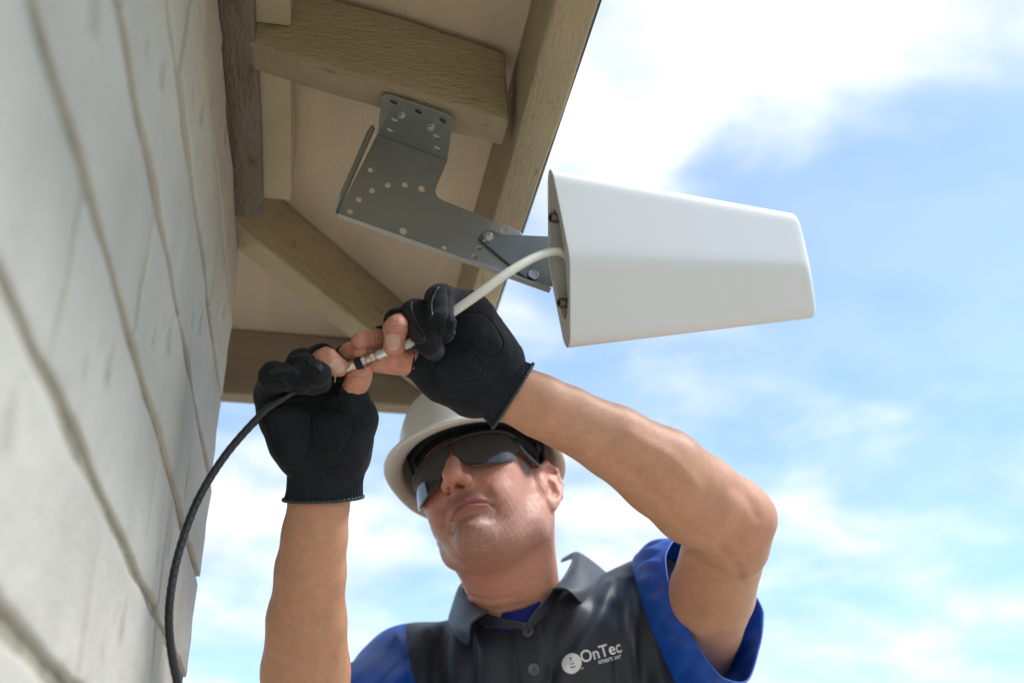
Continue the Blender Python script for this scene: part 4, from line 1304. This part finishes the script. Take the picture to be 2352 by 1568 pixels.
shirt_prims = [Ell(CH, (.180, .120, .235), Rt, k=.05),
    Ell((NECK + HIPS) / 2 + np.array([0, .01, -.08]), (.172, .125, .24), Rt, k=.06),
    Ell(HIPS + np.array([0, 0, .06]), (.182, .130, .12), Rt, k=.06),
    Cap(NECK + np.array([0, .015, -.040]), SH_A + np.array([0, 0, -.004]), .066, .064, k=.045),
    Cap(NECK + np.array([0, .015, -.040]), SHS_B + np.array([0, 0, -.004]), .066, .066, k=.045),
    Cap(SH_A, SH_A * .35 + EL_A * .65, .066, .064, k=.04),
    Cap(SHS_B - _U * .03, U(1520, 1480, 1.58), .066, .066, k=.05),
    Ell(U(1330, 1480, 1.52), (.07, .06, .07), None, k=.06),
    Ell(NECK + FWD * .020 + np.array([0, 0, -.055]), (.088, .074, .060), Rt, k=.03)]
V, Fc = sculpt(shirt_prims, 0.0032)
V = relax(V, Fc, 2, 0.5); N = vnormals(V, Fc); px = to_px(V); face = sstep(-(N @ _F), -0.05, 0.3)
front = face * (V[:, 2] > 0.9)
mm = 1.5 / FPX
def fold(line, amp, wid, side=0.0):
    q = catmull(line, 6); d = np.full(len(px), 1e9); sg = np.zeros(len(px))
    for i in range(len(q) - 1):
        a, b_ = q[i], q[i + 1]; e = b_ - a; w = px - a
        t = np.clip((w @ e) / (e @ e + 1e-9), 0, 1); r = w - t[:, None] * e; dd = np.linalg.norm(r, axis=1)
        cr = e[0] * w[:, 1] - e[1] * w[:, 0]
        better = dd < d; sg = np.where(better, np.sign(cr), sg); d = np.minimum(d, dd)
    d = d * mm
    prof = np.exp(-(d / wid) ** 2)
    if side: prof = prof * np.where(sg * side > 0, 1.0, 0.0) * 1.0
    return front * amp * prof
D = np.zeros(len(V))
for ln, am, wd in (
        ([(1400, 1350), (1368, 1420), (1320, 1500), (1290, 1568), (1275, 1640)], .0060, .010),
        ([(1372, 1395), (1345, 1450), (1300, 1490), (1262, 1560), (1250, 1640)], -.0040, .010),
        ([(1432, 1340), (1425, 1420), (1436, 1500), (1442, 1640)], .0075, .012),
        ([(1412, 1400), (1418, 1470), (1424, 1568), (1428, 1640)], -.0060, .007),
        ([(1490, 1400), (1510, 1500), (1525, 1640)], .0055, .014),
        ([(1470, 1380), (1476, 1500), (1490, 1640)], -.0040, .010),
        ([(1075, 1440), (1083, 1500), (1080, 1640)], -.0055, .007),
        ([(1050, 1440), (1045, 1520), (1050, 1640)], .0060, .012),
        ([(1100, 1450), (1115, 1520), (1120, 1640)], .0040, .012),
        ([(1015, 1450), (1000, 1520), (1005, 1640)], -.0045, .009),
        ([(985, 1440), (975, 1500), (980, 1640)], .0045, .012),
        ([(935, 1440), (925, 1480), (870, 1530), (800, 1600)], -.0040, .008),
        ([(910, 1470), (880, 1500), (830, 1545)], .0045, .010),
        ([(930, 1510), (900, 1540), (850, 1600)], -.0035, .007),
        ([(1160, 1440), (1165, 1520), (1170, 1640)], -.0025, .010),
        ([(1290, 1420), (1265, 1480), (1258, 1568)], -.0035, .010),
        ([(1330, 1400), (1300, 1450)], .004, .012)):
    D += 1.25 * fold(ln, am, wd)
D += 0.0012 * Waves(41, 45, 2)(V)
pl = catmull([(1206, 1428), (1214, 1480), (1224, 1540), (1236, 1640)], 8)                   # button placket
sdp = np.min([seg_dist(px, pl[i], pl[i + 1]) for i in range(len(pl) - 1)], axis=0)
D += front * (0.0020 * sstep(-sdp, -34, -29) - .0012 * np.exp(-((sdp - 36) / 3.5) ** 2)) * (px[:, 1] > 1400)
V = V + N * D[:, None]
SHIRT = Surface(V, Fc)
SV, SF = V, Fc
# split at the sleeve seam
seam_c = U(938, 1500, 1.55); seam_n = unit(np.cross(U(915, 1437, 1.55) - U(968, 1575, 1.50), _F))
if seam_n @ (EL_A - SH_A) < 0: seam_n = -seam_n
me = quad_mesh('shirt', V, Fc)
bm = bmesh.new(); bm.from_mesh(me)
bmesh.ops.bisect_plane(bm, geom=bm.verts[:] + bm.edges[:] + bm.faces[:], plane_co=Vector(seam_c), plane_no=Vector(seam_n))
ca, na = Vector(seam_c), Vector(seam_n)
def part_of(bm, keep):
    b2 = bm.copy()
    bmesh.ops.delete(b2, geom=[f for f in b2.faces if not keep(f.calc_center_median())], context='FACES')
    m_ = bpy.data.meshes.new('shirt'); b2.to_mesh(m_); b2.free(); m_.shade_smooth(); return m_
sx = Vector(unit(SIDE)); mid_s = Vector(NECK)
is_slv = lambda c: (c - ca).dot(na) > 0 and (c - Vector(NECK)).dot(Vector(unit(SH_A - NECK))) > 0.10 and c.z > 1.0
slA = part_of(bm, is_slv); bodyM = part_of(bm, lambda c: not is_slv(c))
bm.free()
link('shirt_body', bodyM, M_grey, shirt)
slo = link('sleeve', slA, M_blue, shirt)
slo['label'] = 'royal blue sleeve over the lowered upper arm'
# loose sleeve round the raised arm
rimP = [(1572, 1232, 1.540), (1533, 1262, 1.490), (1530, 1310, 1.455), (1545, 1375, 1.425), (1583, 1452, 1.405), (1632, 1528, 1.395), (1668, 1560, 1.405), (1716, 1562, 1.440), (1740, 1500, 1.480), (1752, 1432, 1.520), (1742, 1380, 1.560), (1660, 1270, 1.590)]
armP = [(1470, 1272, 1.600), (1452, 1290, 1.560), (1462, 1340, 1.505), (1484, 1410, 1.472), (1515, 1490, 1.455), (1552, 1570, 1.450), (1592, 1650, 1.480), (1610, 1690, 1.540), (1604, 1630, 1.610), (1590, 1530, 1.655), (1570, 1420, 1.670), (1520, 1310, 1.650)]
def closed3(ctrl, n=14):
    return smooth_poly([tuple(U(*c)) for c in ctrl], n)
r1, r0 = closed3(rimP), closed3(armP); m = len(r1)
rings = []
for t in np.linspace(0, 1, 30):
    bul = math.sin(math.pi * t)
    base = r0 * (1 - t) + r1 * t
    cc = base.mean(0); ring = []
    for k in range(m):
        ph = 2 * math.pi * k / m; o = base[k] - cc; o = o / np.linalg.norm(o)
        w = .0062 * (abs(math.sin(7 * ph + 1.6 * t + 0.9 * math.sin(3 * ph))) ** 0.7 - .6) * (0.06 + .94 * bul) + .0020 * math.sin(19 * ph - 3 * t) * bul + .006 * bul
        ring.append(base[k] + o * w)
    rings.append(ring)
v, f = loft(rings); slB = make('sleeve', v, f, M_blue, shirt, smooth=True)
s_ = slB.modifiers.new('thickness', 'SOLIDIFY'); s_.thickness = .0014; s_.offset = -1
slB['label'] = 'loose royal blue sleeve round the raised arm'
hem = [np.array(p) for p in rings[-1]]
v, f = sweep(np.array(hem + hem[:2]), .0013, 8, False); make('hem', v, f, M_blue, slB, smooth=True)
ins = [np.array(p) for p in rings[-4]]
# collar
def patch(rows, n=8):
    R = [catmull([U(*p) for p in r], n) for r in rows]
    R = np.array(R); C_ = [catmull(R[:, j], n) for j in range(R.shape[1])]
    return loft([list(c) for c in C_], close=False)
def cloth(name, rows, mat, parent, th=.0022):
    v, f = patch(rows); o = make(name, v, f, mat, parent, smooth=True)
    s_ = o.modifiers.new('thickness', 'SOLIDIFY'); s_.thickness = th; s_.offset = 0
    return o
cl = cloth('collar', [
    [(1092, 1320, 1.700), (1060, 1345, 1.620), (1076, 1374, 1.555), (1100, 1392, 1.520), (1124, 1402, 1.495)],
    [(1085, 1318, 1.706), (1052, 1352, 1.625), (1064, 1386, 1.552), (1086, 1404, 1.512), (1112, 1410, 1.485)],
    [(1070, 1345, 1.712), (1040, 1388, 1.630), (1048, 1422, 1.550), (1068, 1440, 1.502), (1094, 1420, 1.478)],
    [(1062, 1370, 1.705), (1032, 1414, 1.625), (1040, 1450, 1.545), (1074, 1480, 1.496), (1080, 1432, 1.476)]], M_grey, shirt)
cr = cloth('collar', [
    [(1288, 1290, 1.700), (1314, 1284, 1.640), (1304, 1310, 1.580), (1290, 1332, 1.540), (1268, 1354, 1.502)],
    [(1298, 1280, 1.706), (1326, 1268, 1.645), (1326, 1296, 1.576), (1308, 1326, 1.530), (1278, 1352, 1.490)],
    [(1326, 1288, 1.712), (1362, 1290, 1.645), (1362, 1326, 1.566), (1338, 1352, 1.512), (1298, 1352, 1.484)],
    [(1350, 1306, 1.704), (1400, 1322, 1.635), (1384, 1358, 1.556), (1345, 1389, 1.500), (1312, 1360, 1.482)]], M_grey, shirt)
# collar stand and undershirt
st = cloth('collar_stand', [
    [(1062, 1348, 1.630), (1090, 1392, 1.545), (1130, 1412, 1.505), (1208, 1432, 1.480)],
    [(1074, 1400, 1.630), (1094, 1424, 1.548), (1130, 1440, 1.506), (1205, 1444, 1.482)]], M_grey, shirt)
st2 = cloth('collar_stand', [
    [(1318, 1285, 1.640), (1296, 1330, 1.560), (1262, 1362, 1.508), (1208, 1432, 1.478)],
    [(1335, 1330, 1.640), (1312, 1372, 1.560), (1275, 1400, 1.508), (1216, 1444, 1.480)]], M_grey, shirt)
us = cloth('undershirt', [
    [(1085, 1380, 1.570), (1130, 1404, 1.530), (1172, 1404, 1.512), (1215, 1392, 1.510), (1252, 1370, 1.524), (1290, 1335, 1.560)],
    [(1090, 1420, 1.570), (1130, 1440, 1.530), (1172, 1448, 1.512), (1215, 1440, 1.508), (1256, 1410, 1.522), (1296, 1370, 1.560)]], M_navy, person)
# buttons
for bx, by in ((1214.5, 1450), (1227, 1536)):
    c = SHIRT.at(bx, by, .0016)
    if c is None: continue
    nrm = unit(SHIRT.at(bx, by, 1.0) - SHIRT.at(bx, by, 0.0))
    bt = make('button', *ngon_bolt(c, nrm, np.array([0, 0, 1.0]), [(-.001, .0078), (.0010, .0080), (.0018, .0072), (.0018, .0060), (.0008, .0052), (.0008, .0003)], 28), M_button, shirt, smooth=True)
    for a in range(4):
        u = unit(np.cross(nrm, [0, 0, 1.0])); w_ = np.cross(nrm, u); th = a * math.pi / 2 + .6
        hc = c + nrm * .0009 + (u * math.cos(th) + w_ * math.sin(th)) * .0020
        make('button_hole', *ngon_bolt(hc, nrm, u, [(0, .0008), (.0002, .0008)], 10), M_band, bt)
# chest logo, stitched on the cloth
def on_shirt(pts2, faces, name, mat, off=.0010):
    V3 = []
    for x, y in pts2:
        q = SHIRT.at(x, y, off); V3.append(q if q is not None else U(x, y, 1.5))
    return make(name, V3, faces, mat, shirt, fix=False)
def text_mesh(body, size):
    cu = bpy.data.curves.new('letters', 'FONT'); cu.body = body; cu.size = size; cu.resolution_u = 6; cu.offset = 0.012 * size
    ob = bpy.data.objects.new('letters', cu); COL.objects.link(ob); bpy.context.view_layer.update()
    m_ = bpy.data.meshes.new_from_object(ob.evaluated_get(bpy.context.evaluated_depsgraph_get())); bpy.data.objects.remove(ob)
    return [(v.co.x, v.co.y) for v in m_.vertices], [tuple(p.vertices) for p in m_.polygons]
def lettering(body, size, org, ang, length, name, xmax):
    P, Fq = text_mesh(body, 1.0)
    x0 = min(p[0] for p in P); x1 = max(p[0] for p in P); sx_ = length / (x1 - x0)
    bm = bmesh.new(); vs = [bm.verts.new((( x - x0) * sx_, y * size, 0)) for x, y in P]
    for q in Fq:
        try: bm.faces.new([vs[i] for i in q])
        except ValueError: pass
    ca_, sa_ = math.cos(ang), math.sin(ang)
    for v in bm.verts:
        x, y = v.co.x, v.co.y; v.co = Vector((org[0] + x * ca_ + y * sa_, org[1] + x * sa_ * -1 * -1 - y * ca_, 0))
    bmesh.ops.bisect_plane(bm, geom=bm.verts[:] + bm.edges[:] + bm.faces[:], plane_co=(xmax, 0, 0), plane_no=(1, 0, 0), clear_outer=True)
    bm.verts.index_update()
    pts = [(v.co.x, v.co.y) for v in bm.verts]; fcs = [tuple(v.index for v in f_.verts) for f_ in bm.faces]
    bm.free()
    on_shirt(pts, fcs, name, M_print)
SLP = -0.272
lettering('OnTec', 39, (1336.5, 1521), SLP, 96, 'logo_word', 1428.5)
lettering('smart ser', 16, (1374.5, 1523.5), SLP, 56, 'logo_tagline', 1428.5)
lettering('TM', 5, (1333, 1536), SLP, 7, 'logo_mark', 1500)
cpts, cf = [(1313.5, 1522.5)], [(0, 1 + k, 1 + (k + 1) % 40) for k in range(40)]
for ri in range(1, 9):
    q_ = ri / 8
    cpts += [(1313.5 + 21.5 * q_ * math.cos(t) * (1 + .06 * math.cos(2 * t + 1.4)), 1522.5 + 23 * q_ * math.sin(t) * (1 + .05 * math.cos(2 * t + 1.6))) for t in np.linspace(0, 2 * math.pi, 40, endpoint=False)]
    if ri > 1: cf += [(1 + 40 * (ri - 2) + k, 1 + 40 * (ri - 1) + k, 1 + 40 * (ri - 1) + (k + 1) % 40, 1 + 40 * (ri - 2) + (k + 1) % 40) for k in range(40)]
on_shirt(cpts, cf, 'logo_disc', M_print)
def arc_mark(cx_, cy_, w, th):
    A = [(cx_ + w * t, cy_ + 2.6 * (w / 7) * (1 - t * t) + SLP * w * t * .9 ) for t in np.linspace(-1, 1, 9)]
    Bq = [(x, y - th * (1 - abs(t) ** 2.5)) for (x, y), t in zip(A, np.linspace(-1, 1, 9))]
    on_shirt(A + Bq[::-1], [(i, i + 1, 16 - i, 17 - i) for i in range(8)], 'logo_wave', M_printblue, .0016)
on_shirt([(1311.6, 1511.4)] + [(1311.6 + 2.3 * math.cos(t), 1511.4 + 2.3 * math.sin(t)) for t in np.linspace(0, 6.28, 12, endpoint=False)], [(0, 1 + k, 1 + (k + 1) % 12) for k in range(12)], 'logo_wave', M_printblue, .0016)
arc_mark(1312.5, 1515.8, 3.6, 1.5); arc_mark(1314, 1521.8, 5.2, 1.9); arc_mark(1315.0, 1529.0, 7.0, 3.0)
# trousers and boots, below the frame
for nm, prims, mt, hh in (('trousers', [Ell(HIPS + np.array([0, 0, -.02]), (.175, .125, .13), Rt, k=.05)] + sum([[Cap(HIPS + SIDE * s * .085 + np.array([0, 0, -.06]), HIPS + SIDE * s * .10 + FWD * .02 + np.array([0, 0, .52 - HIPS[2]]), .085, .062, k=.05),
                            Cap(HIPS + SIDE * s * .10 + FWD * .02 + np.array([0, 0, .52 - HIPS[2]]), HIPS + SIDE * s * .11 + np.array([0, 0, .10 - HIPS[2]]), .062, .055, k=.03)] for s in (-1, 1)], []), M_jeans, .007),
                          ('boots', sum([[Cap(HIPS + SIDE * s * .11 + FWD * .02 + np.array([0, 0, .045 - HIPS[2]]), HIPS + SIDE * s * .12 + FWD * .17 + np.array([0, 0, .040 - HIPS[2]]), .046, .040, k=.03), Cap(HIPS + SIDE * s * .11 + np.array([0, 0, .05 - HIPS[2]]), HIPS + SIDE * s * .11 + np.array([0, 0, .15 - HIPS[2]]), .05, .052, k=.03)] for s in (-1, 1)], []), M_boot, .006)):
    V, Fc = sculpt(prims, hh); V[:, 2] = np.maximum(V[:, 2], 0.003); link(nm, quad_mesh(nm, V, Fc), mt, person)
# ================================================================== BODY (one mesh: head, neck, trunk, arms, fingers)
V, Fc = sculpt(body_prims, 0.0030)
V = relax(V, Fc, 9, 0.5)
N = vnormals(V, Fc); pxv = to_px(V); fc_ = sstep(-(N @ _F), 0.05, 0.4)
for ln, dep, wid in (([(1540, 1246), (1600, 1290), (1655, 1318), (1700, 1326)], .0050, .0045), ([(1655, 1260), (1690, 1300), (1700, 1326)], .0022, .0050), ([(1690, 1120), (1722, 1150), (1738, 1185)], .0016, .0060),
                     ([(1452, 1000), (1540, 1050), (1600, 1120)], -.0016, .0070), ([(1420, 1060), (1500, 1130), (1570, 1200)], .0014, .0070)):
    q = catmull(ln, 6)
    dd = np.min([seg_dist(pxv, q[i], q[i + 1]) for i in range(len(q) - 1)], axis=0) * 1.25 / FPX
    V = V - N * (fc_ * dep * np.exp(-(dd / wid) ** 2))[:, None]
V = V + N * (0.0004 * Waves(51, 70, 2)(V))[:, None]
col = skin_color(V, None)
parts_v, parts_f, parts_c = [V], [Fc], [col]; nofs = len(V)
V, Fc = sculpt(head_p, 0.0016)
V = relax(V, Fc, 1, 0.5)
N = vnormals(V, Fc); pxv = to_px(V); fc_ = sstep(-(N @ _F), 0.0, 0.3)
fc_ = fc_ * (np.linalg.norm(V - HEAD_C, axis=1) < 0.2)
mh = 1.45 / FPX
def pl(ln):
    q = catmull(ln, 6)
    return np.min([seg_dist(pxv, q[i], q[i + 1]) for i in range(len(q) - 1)], axis=0) * mh
MOUTH = [(1035, 1191), (1041, 1176), (1054, 1162), (1076, 1154), (1101, 1151), (1120, 1153), (1132, 1157)]
UPPER = [(1036, 1188), (1045, 1162), (1066, 1143), (1079, 1145), (1095, 1140), (1118, 1147), (1132, 1156), (1101, 1152), (1076, 1155), (1052, 1166)]
LOWER = [(1038, 1190), (1052, 1167), (1076, 1156), (1101, 1153), (1130, 1158), (1108, 1167), (1082, 1174), (1058, 1184)]
disp = np.zeros(len(V))
for ln, dep, wid in ((MOUTH, .0042, .0021), ([(1132, 1157), (1140, 1166), (1142, 1178)], .0022, .0032), ([(1035, 1191), (1032, 1206), (1036, 1222)], .0026, .0030),
                     ([(1085, 1118), (1108, 1124), (1130, 1140), (1143, 1160)], .0012, .0040), ([(1024, 1150), (1018, 1180), (1020, 1205)], .0016, .0035),
                     ([(1060, 1190), (1082, 1181), (1108, 1174)], .0022, .0050), ([(1066, 1215), (1072, 1240)], .0010, .0050),
                     ([(1085, 1385), (1140, 1398), (1200, 1385)], .0014, .0030), ([(1078, 1368), (1130, 1378), (1180, 1370)], .0012, .0026)):
    disp -= dep * np.exp(-(pl(ln) / wid) ** 2)
up = poly_sd(pxv, smooth_poly(UPPER)) * mh; lo_ = poly_sd(pxv, smooth_poly(LOWER)) * mh
disp += .0022 * sstep(-up, -.001, .004) + .0030 * sstep(-lo_, -.001, .005)
for nx, ny, rx_, ry_ in NOSTRILS:
    r_ = np.hypot((pxv[:, 0] - nx) / rx_, (pxv[:, 1] - ny) / ry_)
    disp -= .0080 * sstep(1.15 - r_, 0, .55)
g9 = Waves(61, 800, 2)
disp += .00012 * g9(V)
V = V + N * (fc_ * disp)[:, None]
c9 = skin_color(V, None)
lipm = np.clip(sstep(-up, -.0012, .0012) + sstep(-lo_, -.0012, .0012), 0, 1) * fc_
c9 = mixc3(c9, np.array([0.40, 0.135, 0.115]), lipm * .85)
side = poly_sd(pxv, smooth_poly([(1176, 1016), (1226, 1036), (1224, 1062), (1214, 1094), (1201, 1082), (1186, 1050)])) * mh
c9 = mixc3(c9, np.array([0.06, 0.04, 0.03]), sstep(-side, -.004, .003) * .95 * (0.8 + 0.2 * np.sin(pxv[:, 0] * 2.1 + pxv[:, 1] * .7)) * fc_)
parts_v.append(V); parts_f.append(Fc + nofs); parts_c.append(np.clip(c9, .01, 1)); nofs += len(V)
for (v, f, c) in (fingA, fingB):
    parts_v.append(v); parts_f.append(f + nofs); parts_c.append(c); nofs += len(v)
body = link('body', quad_mesh('body', np.concatenate(parts_v), np.concatenate(parts_f), np.concatenate(parts_c)), M_skin, person)

# fine hair on the forearms
hv_, hf_ = [], []
gh = np.random.default_rng(5)
AV, AF = parts_v[0], parts_f[0]; AN = vnormals(AV, AF)
for (a, b_, n_) in ((WR_A, EL_A, 1200), (WR_B, EL_B, 2000)):
    ax = unit(b_ - a); t = ((AV - a) @ ax) / np.linalg.norm(b_ - a); rr = np.linalg.norm(AV - a - ((AV - a) @ ax)[:, None] * ax, axis=1)
    ids = np.where((t > .06) & (t < .72) & (rr < .065))[0]
    for i in gh.choice(ids, n_):
        d = unit(ax * 1.0 + gh.normal(size=3) * .35 - ax * 2 * (gh.random() < .0)); n = AN[i]
        d = unit(d - n * (d @ n) + n * .35); L_ = gh.uniform(.005, .011); s_ = unit(np.cross(d, n)) * .000042
        p0 = AV[i] - n * .0003; p1 = p0 + d * L_ * .5 + n * .0004; p2 = p0 + d * L_ - n * .0010
        k = len(hv_); hv_ += [p0 - s_, p0 + s_, p1 + s_ * .8, p1 - s_ * .8, p2]
        hf_ += [(k, k + 1, k + 2, k + 3), (k + 3, k + 2, k + 4)]
ah = make('arm_hair', hv_, hf_, material('arm_hair', (0.22, 0.13, 0.08), 0.5, var=0.2), person, fix=False); ah['kind'] = 'stuff'

# ================================================================== CABLES AND CONNECTOR
M_wcable = material('white_cable_jacket', (0.70, 0.67, 0.60), 0.36, var=0.03, var_scale=40, spec=0.5)
M_bcable = material('black_cable_jacket', (0.012, 0.013, 0.020), 0.22, var=0.1, var_scale=60, spec=0.6)
M_nickel = material('nickel_connector', (0.62, 0.56, 0.46), 0.24, metal=1.0, var=0.06, var_scale=150)
M_silver = material('silver_connector', (0.70, 0.68, 0.63), 0.30, metal=1.0, var=0.05, var_scale=150)
wc = thing('white_cable', 'white coaxial cable curving from the antenna into the right-hand glove', 'cable', U(1100, 675, 1.13))
wpts = [base_pt(-.004, .004, .016), U(1284, 578, 1.196), U(1235, 588, 1.176), U(1170, 624, 1.150), U(1100, 675, 1.130), U(1030, 724, 1.119), U(985, 755, 1.120), U(945, 785, 1.116), U(928, 793, 1.116)]
tube('jacket', wpts, .0047, M_wcable, wc, seg=20, n=12)
def cable_dir(a, b): return unit(b - a)
cA, cB = U(796, 845, 1.121), U(940, 788, 1.116)
ca_ = unit(cB - cA); cl_ = float(np.linalg.norm(cB - cA))
def barrel(name, t0, t1, prof, mat, parent, seg=28):
    p = cA + (cB - cA) * t0; L_ = (t1 - t0) * cl_
    o = make(name, *ngon_bolt(p, ca_, _U, [(h * L_, r) for h, r in prof], seg), mat, parent); auto_smooth(o, 30); return o
def X(px): return (px - 796) / (940 - 796)
cyl = lambda r, c=.0004: [(0, r - c), (.06, r), (.94, r), (1, r - c)]
barrel('ferrule', X(868), X(905), cyl(.0056), M_silver, wc)
barrel('collar_ring', X(865), X(868.5), cyl(.0050), M_nickel, wc)
barrel('hex_nut', X(852), X(865), [(0, .0056), (.12, .0064), (.88, .0064), (1, .0056)], M_nickel, wc, 6)
barrel('coupler', X(845), X(852), cyl(.0044), M_nickel, wc)
bc = thing('black_cable', 'black twisted coaxial cable hanging from the left-hand glove past the wall', 'cable', U(455, 1140, 1.085))
bpts = [U(800, 843, 1.121), U(765, 858, 1.128), U(725, 873, 1.130), U(690, 891, 1.129), U(645, 918, 1.126), U(600, 952, 1.122), U(520, 1042, 1.105), U(456, 1145, 1.085), U(413, 1260, 1.065), U(391, 1370, 1.050), U(390, 1465, 1.045), U(408, 1568, 1.045), U(440, 1680, 1.05), U(480, 1900, 1.06)]
end = bpts[-1].copy()
bpts += [np.array([end[0] + .03, end[1] - .05, .30]), np.array([end[0] + .05, end[1] - .10, .03]), np.array([end[0] + .15, end[1] - .25, .008]), np.array([end[0] + .5, end[1] - .4, .008])]
path = catmull(bpts, 70)
v, f = sweep(path, .0040, 28)
v = np.array(v).reshape(len(path), 28, 3)
sl = np.concatenate([[0], np.cumsum(np.linalg.norm(np.diff(path, axis=0), axis=1))])
th = np.arange(28) * 2 * math.pi / 28
mod = 1 + 0.032 * np.cos(2 * (th[None] - sl[:, None] * 2 * math.pi / 0.017))
ctr = path[:, None, :]
v = (ctr + (v - ctr) * mod[:, :, None]).reshape(-1, 3)
make('jacket', v, f, M_bcable, bc, smooth=True)
barrel('ferrule', X(790), X(817), cyl(.0058), M_nickel, bc)
barrel('seal_ring', X(817), X(832), cyl(.0062), M_band, bc)
barrel('hex_nut', X(832), X(843.5), [(0, .0060), (.12, .0068), (.88, .0068), (1, .0060)], M_nickel, bc, 6)
barrel('thread_barrel', X(843.5), X(846), cyl(.0050), M_nickel, bc)
tube('thread', [U(771, 852, 1.10), U(770, 866, 1.10), U(769, 878, 1.10)], .0004, M_thread, gloveA, seg=6, n=4)
